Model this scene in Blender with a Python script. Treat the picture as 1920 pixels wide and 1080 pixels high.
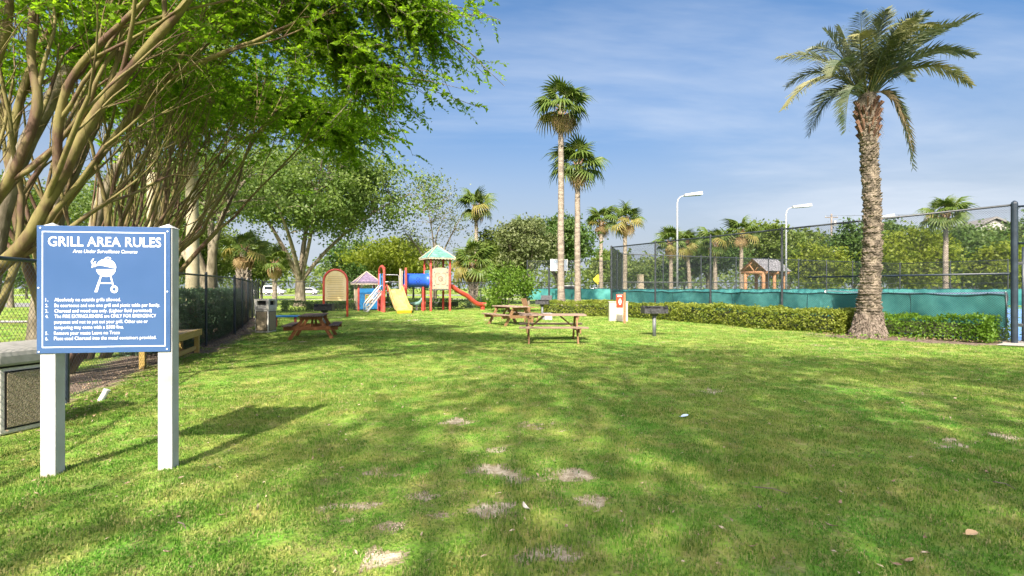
import bpy, math, random
import numpy as np
from mathutils import Vector, Matrix, Quaternion
R = math.radians
S = bpy.context.scene
COL = S.collection
for o in list(bpy.data.objects): bpy.data.objects.remove(o)

# ------------------------------------------------------------------ camera, sky, sun, exposure
EYE = 1.46
cd = bpy.data.cameras.new('camera'); cam = bpy.data.objects.new('camera', cd); COL.objects.link(cam)
cam.location = (0, 0, EYE); cam.rotation_euler = (R(90), 0, 0)
cd.lens = 18; cd.sensor_width = 36; cd.clip_start = .05; cd.clip_end = 2000
S.camera = cam
SUN_EL, SUN_AZ = R(41), math.atan2(-.20, -.98)      # the sun stands behind the camera, a little to the west
sd = bpy.data.lights.new('sun', 'SUN'); sun = bpy.data.objects.new('sun', sd); COL.objects.link(sun)
sd.energy = 3.5; sd.angle = R(.55); sd.color = (1, .91, .75)
_d = Vector((math.sin(SUN_AZ) * math.cos(SUN_EL), math.cos(SUN_AZ) * math.cos(SUN_EL), math.sin(SUN_EL)))
sun.rotation_euler = (-_d).to_track_quat('-Z', 'Y').to_euler(); sun.location = _d * 60
W = bpy.data.worlds.new('World'); S.world = W; W.use_nodes = True
nt = W.node_tree; nt.nodes.clear(); N = nt.nodes; L = nt.links
def wn(t, **k):
    n = N.new(t)
    for a, b in k.items(): setattr(n, a, b)
    return n
sky = wn('ShaderNodeTexSky', sky_type='NISHITA', sun_disc=False, sun_elevation=SUN_EL, sun_rotation=SUN_AZ % (2 * math.pi), air_density=.62, dust_density=8, ozone_density=3.2)
tc = wn('ShaderNodeTexCoord'); sx = wn('ShaderNodeSeparateXYZ'); L.new(tc.outputs['Generated'], sx.inputs[0])
zc = wn('ShaderNodeMath', operation='MAXIMUM'); zc.inputs[1].default_value = 0; L.new(sx.outputs['Z'], zc.inputs[0])
za = wn('ShaderNodeMath', operation='ADD'); za.inputs[1].default_value = .16; L.new(zc.outputs[0], za.inputs[0])
dx = wn('ShaderNodeMath', operation='DIVIDE'); L.new(sx.outputs['X'], dx.inputs[0]); L.new(za.outputs[0], dx.inputs[1])
dy = wn('ShaderNodeMath', operation='DIVIDE'); L.new(sx.outputs['Y'], dy.inputs[0]); L.new(za.outputs[0], dy.inputs[1])
cx = wn('ShaderNodeCombineXYZ'); L.new(dx.outputs[0], cx.inputs[0]); L.new(dy.outputs[0], cx.inputs[1])
def cloud(scale, rot, stretch, lo, hi, detail, off):
    mp = wn('ShaderNodeMapping'); mp.inputs['Rotation'].default_value = (0, 0, R(rot)); mp.inputs['Scale'].default_value = (stretch, 1, 1); mp.inputs['Location'].default_value = (off, off * .7, 0)
    L.new(cx.outputs[0], mp.inputs[0])
    nz = wn('ShaderNodeTexNoise'); nz.inputs['Scale'].default_value = scale; nz.inputs['Detail'].default_value = detail; nz.inputs['Roughness'].default_value = .56; nz.inputs['Distortion'].default_value = .5
    L.new(mp.outputs[0], nz.inputs['Vector'])
    mr = wn('ShaderNodeMapRange', interpolation_type='SMOOTHSTEP'); mr.inputs['From Min'].default_value = lo; mr.inputs['From Max'].default_value = hi
    L.new(nz.outputs['Fac'], mr.inputs['Value']); return mr.outputs[0]
c1 = cloud(.62, 38, .42, .47, .70, 8, 3.1)          # thin streaks
c2 = cloud(.34, 10, .8, .46, .72, 7, 9.4)           # wide thin veil
cm = wn('ShaderNodeMath', operation='MULTIPLY_ADD'); L.new(c1, cm.inputs[0]); cm.inputs[1].default_value = .62; 
c2m = wn('ShaderNodeMath', operation='MULTIPLY'); L.new(c2, c2m.inputs[0]); c2m.inputs[1].default_value = .34; L.new(c2m.outputs[0], cm.inputs[2])
hz = wn('ShaderNodeMapRange', interpolation_type='SMOOTHSTEP'); hz.inputs['From Min'].default_value = 0; hz.inputs['From Max'].default_value = .44; hz.inputs['To Min'].default_value = .86; hz.inputs['To Max'].default_value = .0
L.new(zc.outputs[0], hz.inputs['Value'])
hs = wn('ShaderNodeHueSaturation'); hs.inputs['Saturation'].default_value = 1.42; hs.inputs['Hue'].default_value = .492; hs.inputs['Value'].default_value = .78; L.new(sky.outputs[0], hs.inputs['Color'])
mx = wn('ShaderNodeMix', data_type='RGBA'); L.new(hz.outputs[0], mx.inputs['Factor']); L.new(hs.outputs[0], mx.inputs['A']); mx.inputs['B'].default_value = (1.65, 1.86, 2.1, 1)
cap = wn('ShaderNodeMath', operation='MINIMUM'); L.new(cm.outputs[0], cap.inputs[0]); cap.inputs[1].default_value = .8
mc = wn('ShaderNodeMix', data_type='RGBA'); L.new(cap.outputs[0], mc.inputs['Factor']); L.new(mx.outputs['Result'], mc.inputs['A']); mc.inputs['B'].default_value = (2.0, 2.2, 2.5, 1)
bg = wn('ShaderNodeBackground'); bg.inputs['Strength'].default_value = .124; L.new(mc.outputs['Result'], bg.inputs[0])
wo = wn('ShaderNodeOutputWorld'); L.new(bg.outputs[0], wo.inputs[0])
S.view_settings.view_transform = 'Standard'; S.view_settings.look = 'None'; S.view_settings.gamma = 1
S.view_settings.use_curve_mapping = False; S.view_settings.exposure = 1.72
S.render.engine = 'CYCLES'
S.cycles.max_bounces = 7; S.cycles.diffuse_bounces = 3; S.cycles.transmission_bounces = 5; S.cycles.transparent_max_bounces = 10
S.cycles.use_denoising = True

# ------------------------------------------------------------------ helpers
def gp(px, py):                       # ground point seen at a pixel of the 1920 x 1080 photograph
    d = EYE * 960 / (py - 540); return ((px - 960) / 960 * d, d)
def wp(px, py, d):                    # a point at distance d
    return Vector(((px - 960) / 960 * d, d, EYE - (py - 540) / 960 * d))
def tag(o, label=None, cat=None, group=None, kind=None):
    if label: o['label'] = label
    if cat: o['category'] = cat
    if group: o['group'] = group
    if kind: o['kind'] = kind
    return o
def thing(name, label, cat, loc=(0, 0, 0), rz=0, group=None):
    o = bpy.data.objects.new(name, None); COL.objects.link(o); o.location = loc; o.rotation_euler = (0, 0, rz)
    o.empty_display_size = .1
    return tag(o, label, cat, group)
def link(name, me, parent=None, loc=None, rot=None):
    o = bpy.data.objects.new(name, me); COL.objects.link(o)
    if parent is not None: o.parent = parent
    if loc is not None: o.location = loc
    if rot is not None: o.rotation_euler = rot
    return o
def copy_tree(o, parent=None):
    c = o.copy(); COL.objects.link(c)
    if parent is not None: c.parent = parent
    for ch in list(o.children): copy_tree(ch, c)
    return c

_m = {}
def mat(name, col, rough=.7, col2=None, scale=6, det=4, spec=.3, bump=0, bscale=None, metal=0, stretch=None, trans=0, ramp=(.4, .62), attr=None, coord='Object', rnd=0):
    if name in _m: return _m[name]
    m = bpy.data.materials.new(name); m.use_nodes = True; t = m.node_tree; b = t.nodes['Principled BSDF']
    b.inputs['Roughness'].default_value = rough; b.inputs['Metallic'].default_value = metal; b.inputs['Specular IOR Level'].default_value = spec
    def nn(k): return t.nodes.new(k)
    co = nn('ShaderNodeTexCoord').outputs[coord]
    if stretch:
        mp = nn('ShaderNodeMapping'); mp.inputs['Scale'].default_value = stretch; t.links.new(co, mp.inputs[0]); co = mp.outputs[0]
    out = None
    if col2 is not None:
        nz = nn('ShaderNodeTexNoise'); nz.inputs['Scale'].default_value = scale; nz.inputs['Detail'].default_value = det; nz.inputs['Roughness'].default_value = .6; t.links.new(co, nz.inputs['Vector'])
        fac = nz.outputs['Fac']
        mr = nn('ShaderNodeMapRange'); mr.inputs['From Min'].default_value = ramp[0]; mr.inputs['From Max'].default_value = ramp[1]; t.links.new(fac, mr.inputs['Value']); fac = mr.outputs[0]
        if attr:
            an = nn('ShaderNodeAttribute'); an.attribute_name = attr
            ma = nn('ShaderNodeMath'); ma.operation = 'MULTIPLY_ADD'; ma.inputs[1].default_value = .55; t.links.new(fac, ma.inputs[0])
            mb = nn('ShaderNodeMath'); mb.operation = 'MULTIPLY'; mb.inputs[1].default_value = .6; t.links.new(an.outputs['Fac'], mb.inputs[0]); t.links.new(mb.outputs[0], ma.inputs[2]); fac = ma.outputs[0]
        elif rnd:
            oi = nn('ShaderNodeObjectInfo'); ma = nn('ShaderNodeMath'); ma.operation = 'MULTIPLY_ADD'; ma.inputs[1].default_value = 1 - rnd; t.links.new(fac, ma.inputs[0])
            mb = nn('ShaderNodeMath'); mb.operation = 'MULTIPLY'; mb.inputs[1].default_value = rnd; t.links.new(oi.outputs['Random'], mb.inputs[0]); t.links.new(mb.outputs[0], ma.inputs[2]); fac = ma.outputs[0]
        mi = nn('ShaderNodeMix'); mi.data_type = 'RGBA'; mi.inputs['A'].default_value = (*col, 1); mi.inputs['B'].default_value = (*col2, 1); t.links.new(fac, mi.inputs['Factor']); out = mi.outputs['Result']
        t.links.new(out, b.inputs['Base Color'])
    else: b.inputs['Base Color'].default_value = (*col, 1)
    if bump:
        nb = nn('ShaderNodeTexNoise'); nb.inputs['Scale'].default_value = bscale or scale * 4; nb.inputs['Detail'].default_value = 5; t.links.new(co, nb.inputs['Vector'])
        bu = nn('ShaderNodeBump'); bu.inputs['Strength'].default_value = bump; bu.inputs['Distance'].default_value = .02; t.links.new(nb.outputs['Fac'], bu.inputs['Height']); t.links.new(bu.outputs[0], b.inputs['Normal'])
    if trans:
        tr = nn('ShaderNodeBsdfTranslucent'); ms = nn('ShaderNodeMixShader'); ms.inputs[0].default_value = trans
        if out: 
            hs = nn('ShaderNodeMix'); hs.data_type = 'RGBA'; hs.blend_type = 'MULTIPLY'; hs.inputs['Factor'].default_value = 1; hs.inputs['B'].default_value = (1.25, 1.35, .6, 1); t.links.new(out, hs.inputs['A']); t.links.new(hs.outputs['Result'], tr.inputs['Color'])
        else: tr.inputs['Color'].default_value = (*col, 1)
        t.links.new(b.outputs[0], ms.inputs[1]); t.links.new(tr.outputs[0], ms.inputs[2]); t.links.new(ms.outputs[0], t.nodes['Material Output'].inputs['Surface'])
    _m[name] = m; return m

class MB:
    def __init__(s): s.v = []; s.f = []; s.mi = []; s.cur = 0
    def add(s, vs, fs):
        n = len(s.v); s.v += [tuple(p) for p in vs]; s.f += [tuple(i + n for i in f) for f in fs]; s.mi += [s.cur] * len(fs); return s
    def box(s, c, size, M=None):
        x, y, z = [k / 2 for k in size]; P = [Vector((i * x, j * y, k * z)) for k in (-1, 1) for j in (-1, 1) for i in (-1, 1)]
        if M is not None: P = [M @ p for p in P]
        c = Vector(c); return s.add([p + c for p in P], [(0, 2, 3, 1), (4, 5, 7, 6), (0, 1, 5, 4), (2, 6, 7, 3), (0, 4, 6, 2), (1, 3, 7, 5)])
    def beam(s, p0, p1, w, h, up=(0, 0, 1)):
        p0, p1 = Vector(p0), Vector(p1); d = p1 - p0; x = d.normalized(); y = Vector(up).cross(x)
        if y.length < 1e-4: y = Vector((0, 1, 0)).cross(x)
        y.normalize(); z = x.cross(y); M = Matrix((x, y, z)).transposed()
        return s.box((p0 + p1) / 2, (d.length, w, h), M)
    def tube(s, pts, rad, n=8, cap=True):
        pts = [Vector(p) for p in pts]; m = len(pts)
        if not hasattr(rad, '__len__'): rad = [rad] * m
        t0 = (pts[1] - pts[0]).normalized(); u = t0.orthogonal().normalized(); vs = []
        for i in range(m):
            t = (pts[min(i + 1, m - 1)] - pts[max(i - 1, 0)]).normalized()
            u = (u - t * u.dot(t)); u = u.normalized() if u.length > 1e-6 else t.orthogonal().normalized(); w = t.cross(u)
            for k in range(n):
                a = 2 * math.pi * k / n; vs.append(pts[i] + (u * math.cos(a) + w * math.sin(a)) * rad[i])
        fs = [(i * n + k, i * n + (k + 1) % n, (i + 1) * n + (k + 1) % n, (i + 1) * n + k) for i in range(m - 1) for k in range(n)]
        if cap: fs += [tuple(range(n))[::-1], tuple(range((m - 1) * n, m * n))]
        return s.add(vs, fs)
    def cyl(s, p0, p1, r, n=12): return s.tube([p0, p1], r, n)
    def prism(s, poly, o, ux, uy, th):          # flat outline poly in frame (o, ux, uy), given thickness
        o, ux, uy = Vector(o), Vector(ux), Vector(uy); nn = ux.cross(uy).normalized() * th; k = len(poly)
        a = [o + ux * p[0] + uy * p[1] for p in poly]; b = [p + nn for p in a]
        return s.add(a + b, [tuple(range(k))[::-1], tuple(range(k, 2 * k))] + [(i, (i + 1) % k, k + (i + 1) % k, k + i) for i in range(k)])
    def build(s, name, m, parent=None, smooth=False, bev=0, loc=None, rot=None):
        me = bpy.data.meshes.new(name); me.from_pydata(s.v, [], s.f)
        for x in (m if isinstance(m, (list, tuple)) else [m]): me.materials.append(x)
        if any(s.mi): me.polygons.foreach_set('material_index', s.mi)
        if smooth: me.polygons.foreach_set('use_smooth', [True] * len(s.f))
        me.update(); o = link(name, me, parent, loc, rot)
        if bev:
            b = o.modifiers.new('bevel', 'BEVEL'); b.width = bev; b.segments = 2; b.limit_method = 'ANGLE'; b.angle_limit = R(40)
        return o
def npmesh(name, V, F, m, parent=None, smooth=False, attr=None, k=4):
    V = np.asarray(V, np.float32).reshape(-1, 3); F = np.asarray(F, np.int32).reshape(-1, k)
    me = bpy.data.meshes.new(name); me.vertices.add(len(V)); me.vertices.foreach_set('co', V.ravel())
    me.loops.add(F.size); me.loops.foreach_set('vertex_index', F.ravel()); me.polygons.add(len(F))
    me.polygons.foreach_set('loop_start', np.arange(0, F.size, k, dtype=np.int32))
    if attr:
        for nm, val in attr.items():
            a = me.attributes.new(nm, 'FLOAT', 'POINT'); a.data.foreach_set('value', np.asarray(val, np.float32))
    me.update(calc_edges=True); me.validate()
    for x in (m if isinstance(m, (list, tuple)) else [m]): me.materials.append(x)
    if smooth: me.polygons.foreach_set('use_smooth', np.ones(len(F), bool))
    return link(name, me, parent)
def leaves(name, P, size, m, parent=None, rng=None, up=.5, asp=.5, droop=None, rnd=None, axis=None):
    P = np.asarray(P, np.float32); n = len(P); rng = rng or np.random.default_rng(1)
    nrm = rng.normal(size=(n, 3)) * .75; nrm[:, 2] += up; nrm /= np.linalg.norm(nrm, axis=1, keepdims=True) + 1e-9
    a = rng.normal(size=(n, 3)) if axis is None else np.asarray(axis) + rng.normal(size=(n, 3)) * .22
    if droop is not None: a[:, 2] += droop
    a -= nrm * (a * nrm).sum(1, keepdims=True); a /= np.linalg.norm(a, axis=1, keepdims=True) + 1e-9
    b = np.cross(nrm, a); s = (np.asarray(size) * rng.uniform(.65, 1.3, n))[:, None]
    V = np.stack([P - a * s * .5, P + b * s * asp * .5 - a * s * .05, P + a * s * .5 - nrm * s * .12, P - b * s * asp * .5 - a * s * .05], 1)
    F = np.arange(4 * n).reshape(n, 4)
    r = rng.random(n) if rnd is None else rnd
    return npmesh(name, V, F, m, parent, attr={'rnd': np.repeat(r, 4)})
def vnoise(P, sc, seed=0):            # smooth value noise in 2D, 0..1
    rs = np.random.default_rng(seed); T = rs.random((256, 256)); Q = np.asarray(P, float) / sc + 1000
    i = np.floor(Q).astype(int); f = Q - i; f = f * f * (3 - 2 * f); x, y = i[:, 0] % 256, i[:, 1] % 256; x1, y1 = (x + 1) % 256, (y + 1) % 256
    return (T[x, y] * (1 - f[:, 0]) + T[x1, y] * f[:, 0]) * (1 - f[:, 1]) + (T[x, y1] * (1 - f[:, 0]) + T[x1, y1] * f[:, 0]) * f[:, 1]
def sprays(paths, rng, ntw, ln, nl, dr=.35, spread=.9):
    """leafy side twigs along branch ends: returns leaf centres, leaf axes and the twigs themselves"""
    P, A, TW = [], [], []
    for path in paths:
        Q = np.array([tuple(p) for p in path]); m = len(Q)
        for _ in range(max(1, int(ntw * rng.uniform(.6, 1.4)))):
            u = rng.uniform(.1, 1) * (m - 1.001); i = int(u); o = Q[i] + (Q[i + 1] - Q[i]) * (u - i); d = Q[i + 1] - Q[i]; d = d / (np.linalg.norm(d) + 1e-9)
            d = d + rng.normal(size=3) * spread; d[2] = d[2] * .6 + .1; d /= np.linalg.norm(d); L_ = ln * rng.uniform(.5, 1.3); k = max(3, int(nl * rng.uniform(.7, 1.3)))
            s = np.linspace(.12, 1, k); c = o + np.outer(s * L_, d); c[:, 2] -= dr * L_ * s ** 2; sd = np.cross(d, (0, 0, 1.)); sd /= np.linalg.norm(sd) + 1e-9; sgn = np.where(np.arange(k) % 2 == 0, 1, -1)[:, None]
            ax = sd * sgn * .8 + d * .7; ax[:, 2] -= .15 + .25 * s; ax /= np.linalg.norm(ax, axis=1, keepdims=True); P.append(c + ax * .03 + rng.normal(size=(k, 3)) * .012); A.append(ax); TW.append([o, c[k // 2], c[-1]])
    return np.concatenate(P), np.concatenate(A), TW
def bez(a, b, c, n): return [Vector(a) * (1 - t) ** 2 + Vector(b) * 2 * t * (1 - t) + Vector(c) * t * t for t in [i / (n - 1) for i in range(n)]]
def rots(v, ang, rnd):                # v turned by ang about a random axis across it
    ax = v.orthogonal().normalized(); ax = Quaternion(v.normalized(), rnd.uniform(0, 2 * math.pi)) @ ax
    return Quaternion(ax, ang) @ v
# ------------------------------------------------------------------ the lawn and the ground around it
SPOTS = [(930, 885, .20, .10), (1062, 890, .22, .10), (1090, 900, .12, .06), (685, 958, .16, .07), (612, 955, .16, .09), (712, 888, .14, .1), (742, 993, .10, .06), (815, 972, .10, .06), (925, 968, .14, .06),
         (725, 1060, .16, .06), (700, 1042, .07, .05), (1025, 1052, .20, .07), (1040, 1075, .14, .05), (930, 845, .16, .1), (985, 905, .12, .06), (1115, 940, .12, .06), (790, 935, .12, .08), (1790, 830, .22, .2),
         (1880, 820, .22, .2), (1330, 735, .25, .2), (1560, 650, .5, .5), (1230, 640, .35, .25), (750, 600, 1.5, .8), (560, 640, .8, .5), (850, 792, .2, .14), (1000, 800, .25, .2), (640, 596, 1.6, .7), (765, 592, 1.2, .5), (895, 600, 1.2, 1)]
_sp = np.array([(*gp(a, b), c, d) for a, b, c, d in SPOTS])
def fence_x(y):                         # line of the west fence
    return -5.72 - .316 * (y - 6.68) if y < 16 else -8.67 - .43 * (y - 16)
fence_xv = np.vectorize(fence_x)
def dirt_at(P):
    P = np.asarray(P, float); g = np.zeros(len(P)); n1 = vnoise(P, .11, 3); n2 = vnoise(P, .045, 5); nb = vnoise(P, .9, 8)
    for x, y, rx, ry in _sp:
        ry = max(ry, rx * .7); q = ((P[:, 0] - x) / (rx * 1.15)) ** 2 + ((P[:, 1] - y) / (ry * 1.15)) ** 2; g = np.maximum(g, np.exp(-q))
    fg = np.clip(1 - (P[:, 1] - 3.2) / 3.5, 0, 1) * np.exp(-((P[:, 0] + .2) / 1.7) ** 2)      # the worn middle of the lawn nearest the path
    far = np.clip(1.12 - (P[:, 1] - 4) / 14, .62, 1); v = g * 1.0 * far + (nb - .62) * .35 + fg * .16 + (n1 - .5) * 1.0 + (n2 - .5) * .8
    return np.clip((v - .60) / .35, 0, 1)
def mulch_at(P):
    P = np.asarray(P, float); n1 = vnoise(P, .35, 31); n2 = vnoise(P, .09, 32); s = P[:, 0] - fence_xv(P[:, 1]); wd = np.where(P[:, 1] < 11.2, .02, .55); v = np.where(P[:, 1] < 26, np.clip((wd - s) / .35 + .5, 0, 1.3) * np.clip((s + 1.5) / .6, 0, 1), 0)
    x, y = P[:, 0] - 11.6, P[:, 1] - 14.55; u, w_ = x * .82 - y * .57, x * .57 + y * .82; v = np.maximum(v, 1.5 * np.exp(-((u / 2.7) ** 4 + (w_ / .95) ** 4)))
    return np.clip((v + (n1 - .5) * .9 + (n2 - .5) * .7 - .45) / .35, 0, 1)
def lawn_z(P):
    return (vnoise(P, 1.7, 11) - .5) * .05 + (vnoise(P, .45, 12) - .5) * .018
xs = np.unique(np.round(np.concatenate([np.linspace(-900, -60, 14), np.linspace(-60, -14, 24), np.arange(-14, 14.01, .2), np.arange(-5.2, 5.2, .075), np.linspace(14, 60, 24), np.linspace(60, 900, 14)]), 3))
ys = np.unique(np.round(np.concatenate([np.linspace(-60, 2, 20), np.arange(2.2, 8, .07), np.arange(8, 17, .15), np.arange(17, 40, .6), np.linspace(40, 140, 30), np.linspace(140, 1500, 12)]), 3))
X, Y = np.meshgrid(xs, ys); P2 = np.stack([X.ravel(), Y.ravel()], 1)
Z = lawn_z(P2) * np.clip(1 - (P2[:, 1] - 18) / 14, 0, 1) * np.clip((20 - np.abs(P2[:, 0])) / 6, 0, 1)
dirt = dirt_at(P2); mul = mulch_at(P2); Z -= dirt * .008
V = np.column_stack([P2, Z]); nx, ny = len(xs), len(ys)
I = np.arange(nx * ny).reshape(ny, nx); F = np.stack([I[:-1, :-1], I[:-1, 1:], I[1:, 1:], I[1:, :-1]], -1).reshape(-1, 4)
def grass_colour(t, b, blade):
    nn = t.nodes.new; gpn = nn('ShaderNodeNewGeometry').outputs['Position']
    def nz(sc, d=4):
        n = nn('ShaderNodeTexNoise'); n.inputs['Scale'].default_value = sc; n.inputs['Detail'].default_value = d; n.inputs['Roughness'].default_value = .62; t.links.new(gpn, n.inputs['Vector']); return n.outputs['Fac']
    def mr(f, a, c):
        m = nn('ShaderNodeMapRange'); m.inputs['From Min'].default_value = a; m.inputs['From Max'].default_value = c; t.links.new(f, m.inputs['Value']); return m.outputs[0]
    def mix(f, A, B):
        m = nn('ShaderNodeMix'); m.data_type = 'RGBA'
        if hasattr(f, 'is_output'): t.links.new(f, m.inputs['Factor'])
        else: m.inputs['Factor'].default_value = f
        for k, v in (('A', A), ('B', B)):
            if hasattr(v, 'is_output'): t.links.new(v, m.inputs[k])
            else: m.inputs[k].default_value = (*v, 1)
        return m.outputs['Result']
    g = mix(mr(nz(.55), .36, .66), (.104, .285, .026), (.240, .322, .055))
    g = mix(mr(nz(2.6, 5), .44, .72), g, (.320, .315, .085))
    g = mix(mr(nz(9, 3), .56, .78), g, (.39, .33, .155))
    if blade:
        oi = nn('ShaderNodeObjectInfo').outputs['Random']
        g = mix(mr(oi, .80, .99), g, (.40, .34, .17))
        g = mix(mr(oi, .35, .0), g, (.085, .200, .018))
        tn = nn('ShaderNodeAttribute'); tn.attribute_name = 'tone'; g = mix(mr(tn.outputs['Fac'], .45, .0), g, (.060, .170, .015)); g = mix(mr(tn.outputs['Fac'], .72, 1.0), g, (.34, .36, .12))
    return g, nz, mr, mix
lm = bpy.data.materials.new('lawn_ground'); lm.use_nodes = True; t = lm.node_tree; b = t.nodes['Principled BSDF']; b.inputs['Roughness'].default_value = .95; b.inputs['Specular IOR Level'].default_value = .1
g, nz, mr, mix = grass_colour(t, b, False)
an = t.nodes.new('ShaderNodeAttribute'); an.attribute_name = 'dirt'
soil = mix(mr(nz(14, 5), .35, .65), (.30, .25, .16), (.60, .53, .40))
g = mix(mr(nz(30, 4), .52, .80), g, (.15, .125, .065))
am = t.nodes.new('ShaderNodeAttribute'); am.attribute_name = 'mulch'
mulch_c = mix(mr(nz(22, 6), .36, .64), (.075, .052, .036), (.24, .19, .155))
dn = t.nodes.new('ShaderNodeMath'); dn.operation = 'MULTIPLY_ADD'; t.links.new(nz(38, 6), dn.inputs[0]); dn.inputs[1].default_value = 1.5; t.links.new(an.outputs['Fac'], dn.inputs[2])
t.links.new(mix(am.outputs['Fac'], mix(mr(dn.outputs[0], 1.08, 1.55), mix(mr(dn.outputs[0], .85, 1.15), g, (.26, .215, .12)), soil), mulch_c), b.inputs['Base Color'])
bu = t.nodes.new('ShaderNodeBump'); bu.inputs['Strength'].default_value = .8; bu.inputs['Distance'].default_value = .03; t.links.new(nz(35, 6), bu.inputs['Height']); t.links.new(bu.outputs[0], b.inputs['Normal'])
tag(npmesh('lawn', V, F, lm, smooth=True, attr={'dirt': dirt, 'mulch': mul}), kind='structure')

# grass: tufts of bent blades strewn over the lawn
gm = bpy.data.materials.new('grass_blade'); gm.use_nodes = True; t = gm.node_tree; b = t.nodes['Principled BSDF']; b.inputs['Roughness'].default_value = .6; b.inputs['Specular IOR Level'].default_value = .2
g, nz, mr, mix = grass_colour(t, b, True); t.links.new(g, b.inputs['Base Color'])
tr = t.nodes.new('ShaderNodeBsdfTranslucent'); ms = t.nodes.new('ShaderNodeMixShader'); ms.inputs[0].default_value = .35; t.links.new(g, tr.inputs['Color']); t.links.new(b.outputs[0], ms.inputs[1]); t.links.new(tr.outputs[0], ms.inputs[2]); t.links.new(ms.outputs[0], t.nodes['Material Output'].inputs['Surface'])
def tuft_mesh(seed, nb, rad, h, w):
    r = np.random.default_rng(seed); v = []; f = []; tone = []
    for i in range(nb):
        a = r.uniform(0, 6.28); q = rad * math.sqrt(r.random()); bx, by = q * math.cos(a), q * math.sin(a); th = r.uniform(0, 6.28); ln = r.uniform(.15, 1.0); hh = h * r.uniform(.5, 1.25); ww = w * r.uniform(.7, 1.3)
        dx, dy = math.cos(th), math.sin(th); px, py = -dy * ww / 2, dx * ww / 2; k = len(v)
        v += [(bx - px, by - py, -.006), (bx + px, by + py, -.006), (bx + px * .8 + dx * ln * hh * .35, by + py * .8 + dy * ln * hh * .35, hh * .62), (bx - px * .8 + dx * ln * hh * .35, by - py * .8 + dy * ln * hh * .35, hh * .62), (bx + dx * ln * hh, by + dy * ln * hh, hh * (1.05 - .5 * ln))]
        f += [(k, k + 1, k + 2, k + 3), (k + 3, k + 2, k + 4)]; tone += [r.random()] * 5
    me = bpy.data.meshes.new('tuft'); me.from_pydata(v, [], f); me.materials.append(gm); A = me.attributes.new('tone', 'FLOAT', 'POINT'); A.data.foreach_set('value', np.array(tone, np.float32)); return me
tufts = [bpy.data.objects.new('tuft_source', tuft_mesh(20 + i, 34, .080, .024, .0052)) for i in range(4)]
rg = np.random.default_rng(4); d = []
bands = [(2.3, 4.5, 250), (4.5, 7, 190), (7, 11, 110), (11, 17, 48), (17, 26, 18), (26, 36, 8)]
pts = []; sc = []
for a, c, rho in bands:
    n = int(rho * (c * c - a * a) * 1.06); y = np.sqrt(rg.random(n) * (c * c - a * a) + a * a); x = rg.uniform(-1.06, 1.06, n) * y
    pts.append(np.column_stack([x, y])); sc.append(np.full(n, max(1, (c / 9) ** .62)))
pts = np.concatenate(pts); sc = np.concatenate(sc)
dd = np.maximum(dirt_at(pts) * .95, mulch_at(pts) * 1.15); keep = rg.random(len(pts)) > np.clip(dd, 0, .97)
keep &= ~((pts[:, 0] < fence_xv(pts[:, 1]) + .15) & (rg.random(len(pts)) < .6))
pts = pts[keep]; sc = sc[keep]; n = len(pts)
pz = lawn_z(pts) * np.clip(1 - (pts[:, 1] - 18) / 14, 0, 1) * np.clip((20 - np.abs(pts[:, 0])) / 6, 0, 1)
me = bpy.data.meshes.new('grass'); me.vertices.add(n); me.vertices.foreach_set('co', np.column_stack([pts, pz]).astype(np.float32).ravel())
hv = (.55 + .9 * vnoise(pts, .5, 21)) * (.75 + .5 * vnoise(pts, 2.2, 22)) * rg.uniform(.7, 1.25, n)
for nm, val in (('sxy', sc * rg.uniform(.8, 1.3, n)), ('sz', hv * np.minimum(sc, 1.6)), ('rz', rg.uniform(0, 6.28, n)), ('pick', rg.integers(0, 4, n))):
    A = me.attributes.new(nm, 'FLOAT', 'POINT'); A.data.foreach_set('value', np.asarray(val, np.float32))
go = link('grass', me); tag(go, 'short patchy green lawn grass with worn sandy spots', 'grass', kind='stuff')
ng = bpy.data.node_groups.new('strew', 'GeometryNodeTree'); ng.interface.new_socket('Geometry', in_out='INPUT', socket_type='NodeSocketGeometry'); ng.interface.new_socket('Geometry', in_out='OUTPUT', socket_type='NodeSocketGeometry')
gi = ng.nodes.new('NodeGroupInput'); gq = ng.nodes.new('NodeGroupOutput'); ip = ng.nodes.new('GeometryNodeInstanceOnPoints'); jn = ng.nodes.new('GeometryNodeJoinGeometry')
for o in tufts:
    oi = ng.nodes.new('GeometryNodeObjectInfo'); oi.inputs['Object'].default_value = o; oi.inputs['As Instance'].default_value = True; ng.links.new(oi.outputs['Geometry'], jn.inputs[0])
def na(nm):
    a = ng.nodes.new('GeometryNodeInputNamedAttribute'); a.data_type = 'FLOAT'; a.inputs['Name'].default_value = nm; return a.outputs['Attribute']
cr = ng.nodes.new('ShaderNodeCombineXYZ'); ng.links.new(na('rz'), cr.inputs[2]); cs = ng.nodes.new('ShaderNodeCombineXYZ'); sxy = na('sxy'); ng.links.new(sxy, cs.inputs[0]); ng.links.new(sxy, cs.inputs[1]); ng.links.new(na('sz'), cs.inputs[2])
ng.links.new(gi.outputs[0], ip.inputs['Points']); ng.links.new(jn.outputs[0], ip.inputs['Instance']); ip.inputs['Pick Instance'].default_value = True
ng.links.new(na('pick'), ip.inputs['Instance Index']); ng.links.new(cr.outputs[0], ip.inputs['Rotation']); ng.links.new(cs.outputs[0], ip.inputs['Scale']); ng.links.new(ip.outputs[0], gq.inputs[0])
md = go.modifiers.new('strew', 'NODES'); md.node_group = ng

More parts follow.
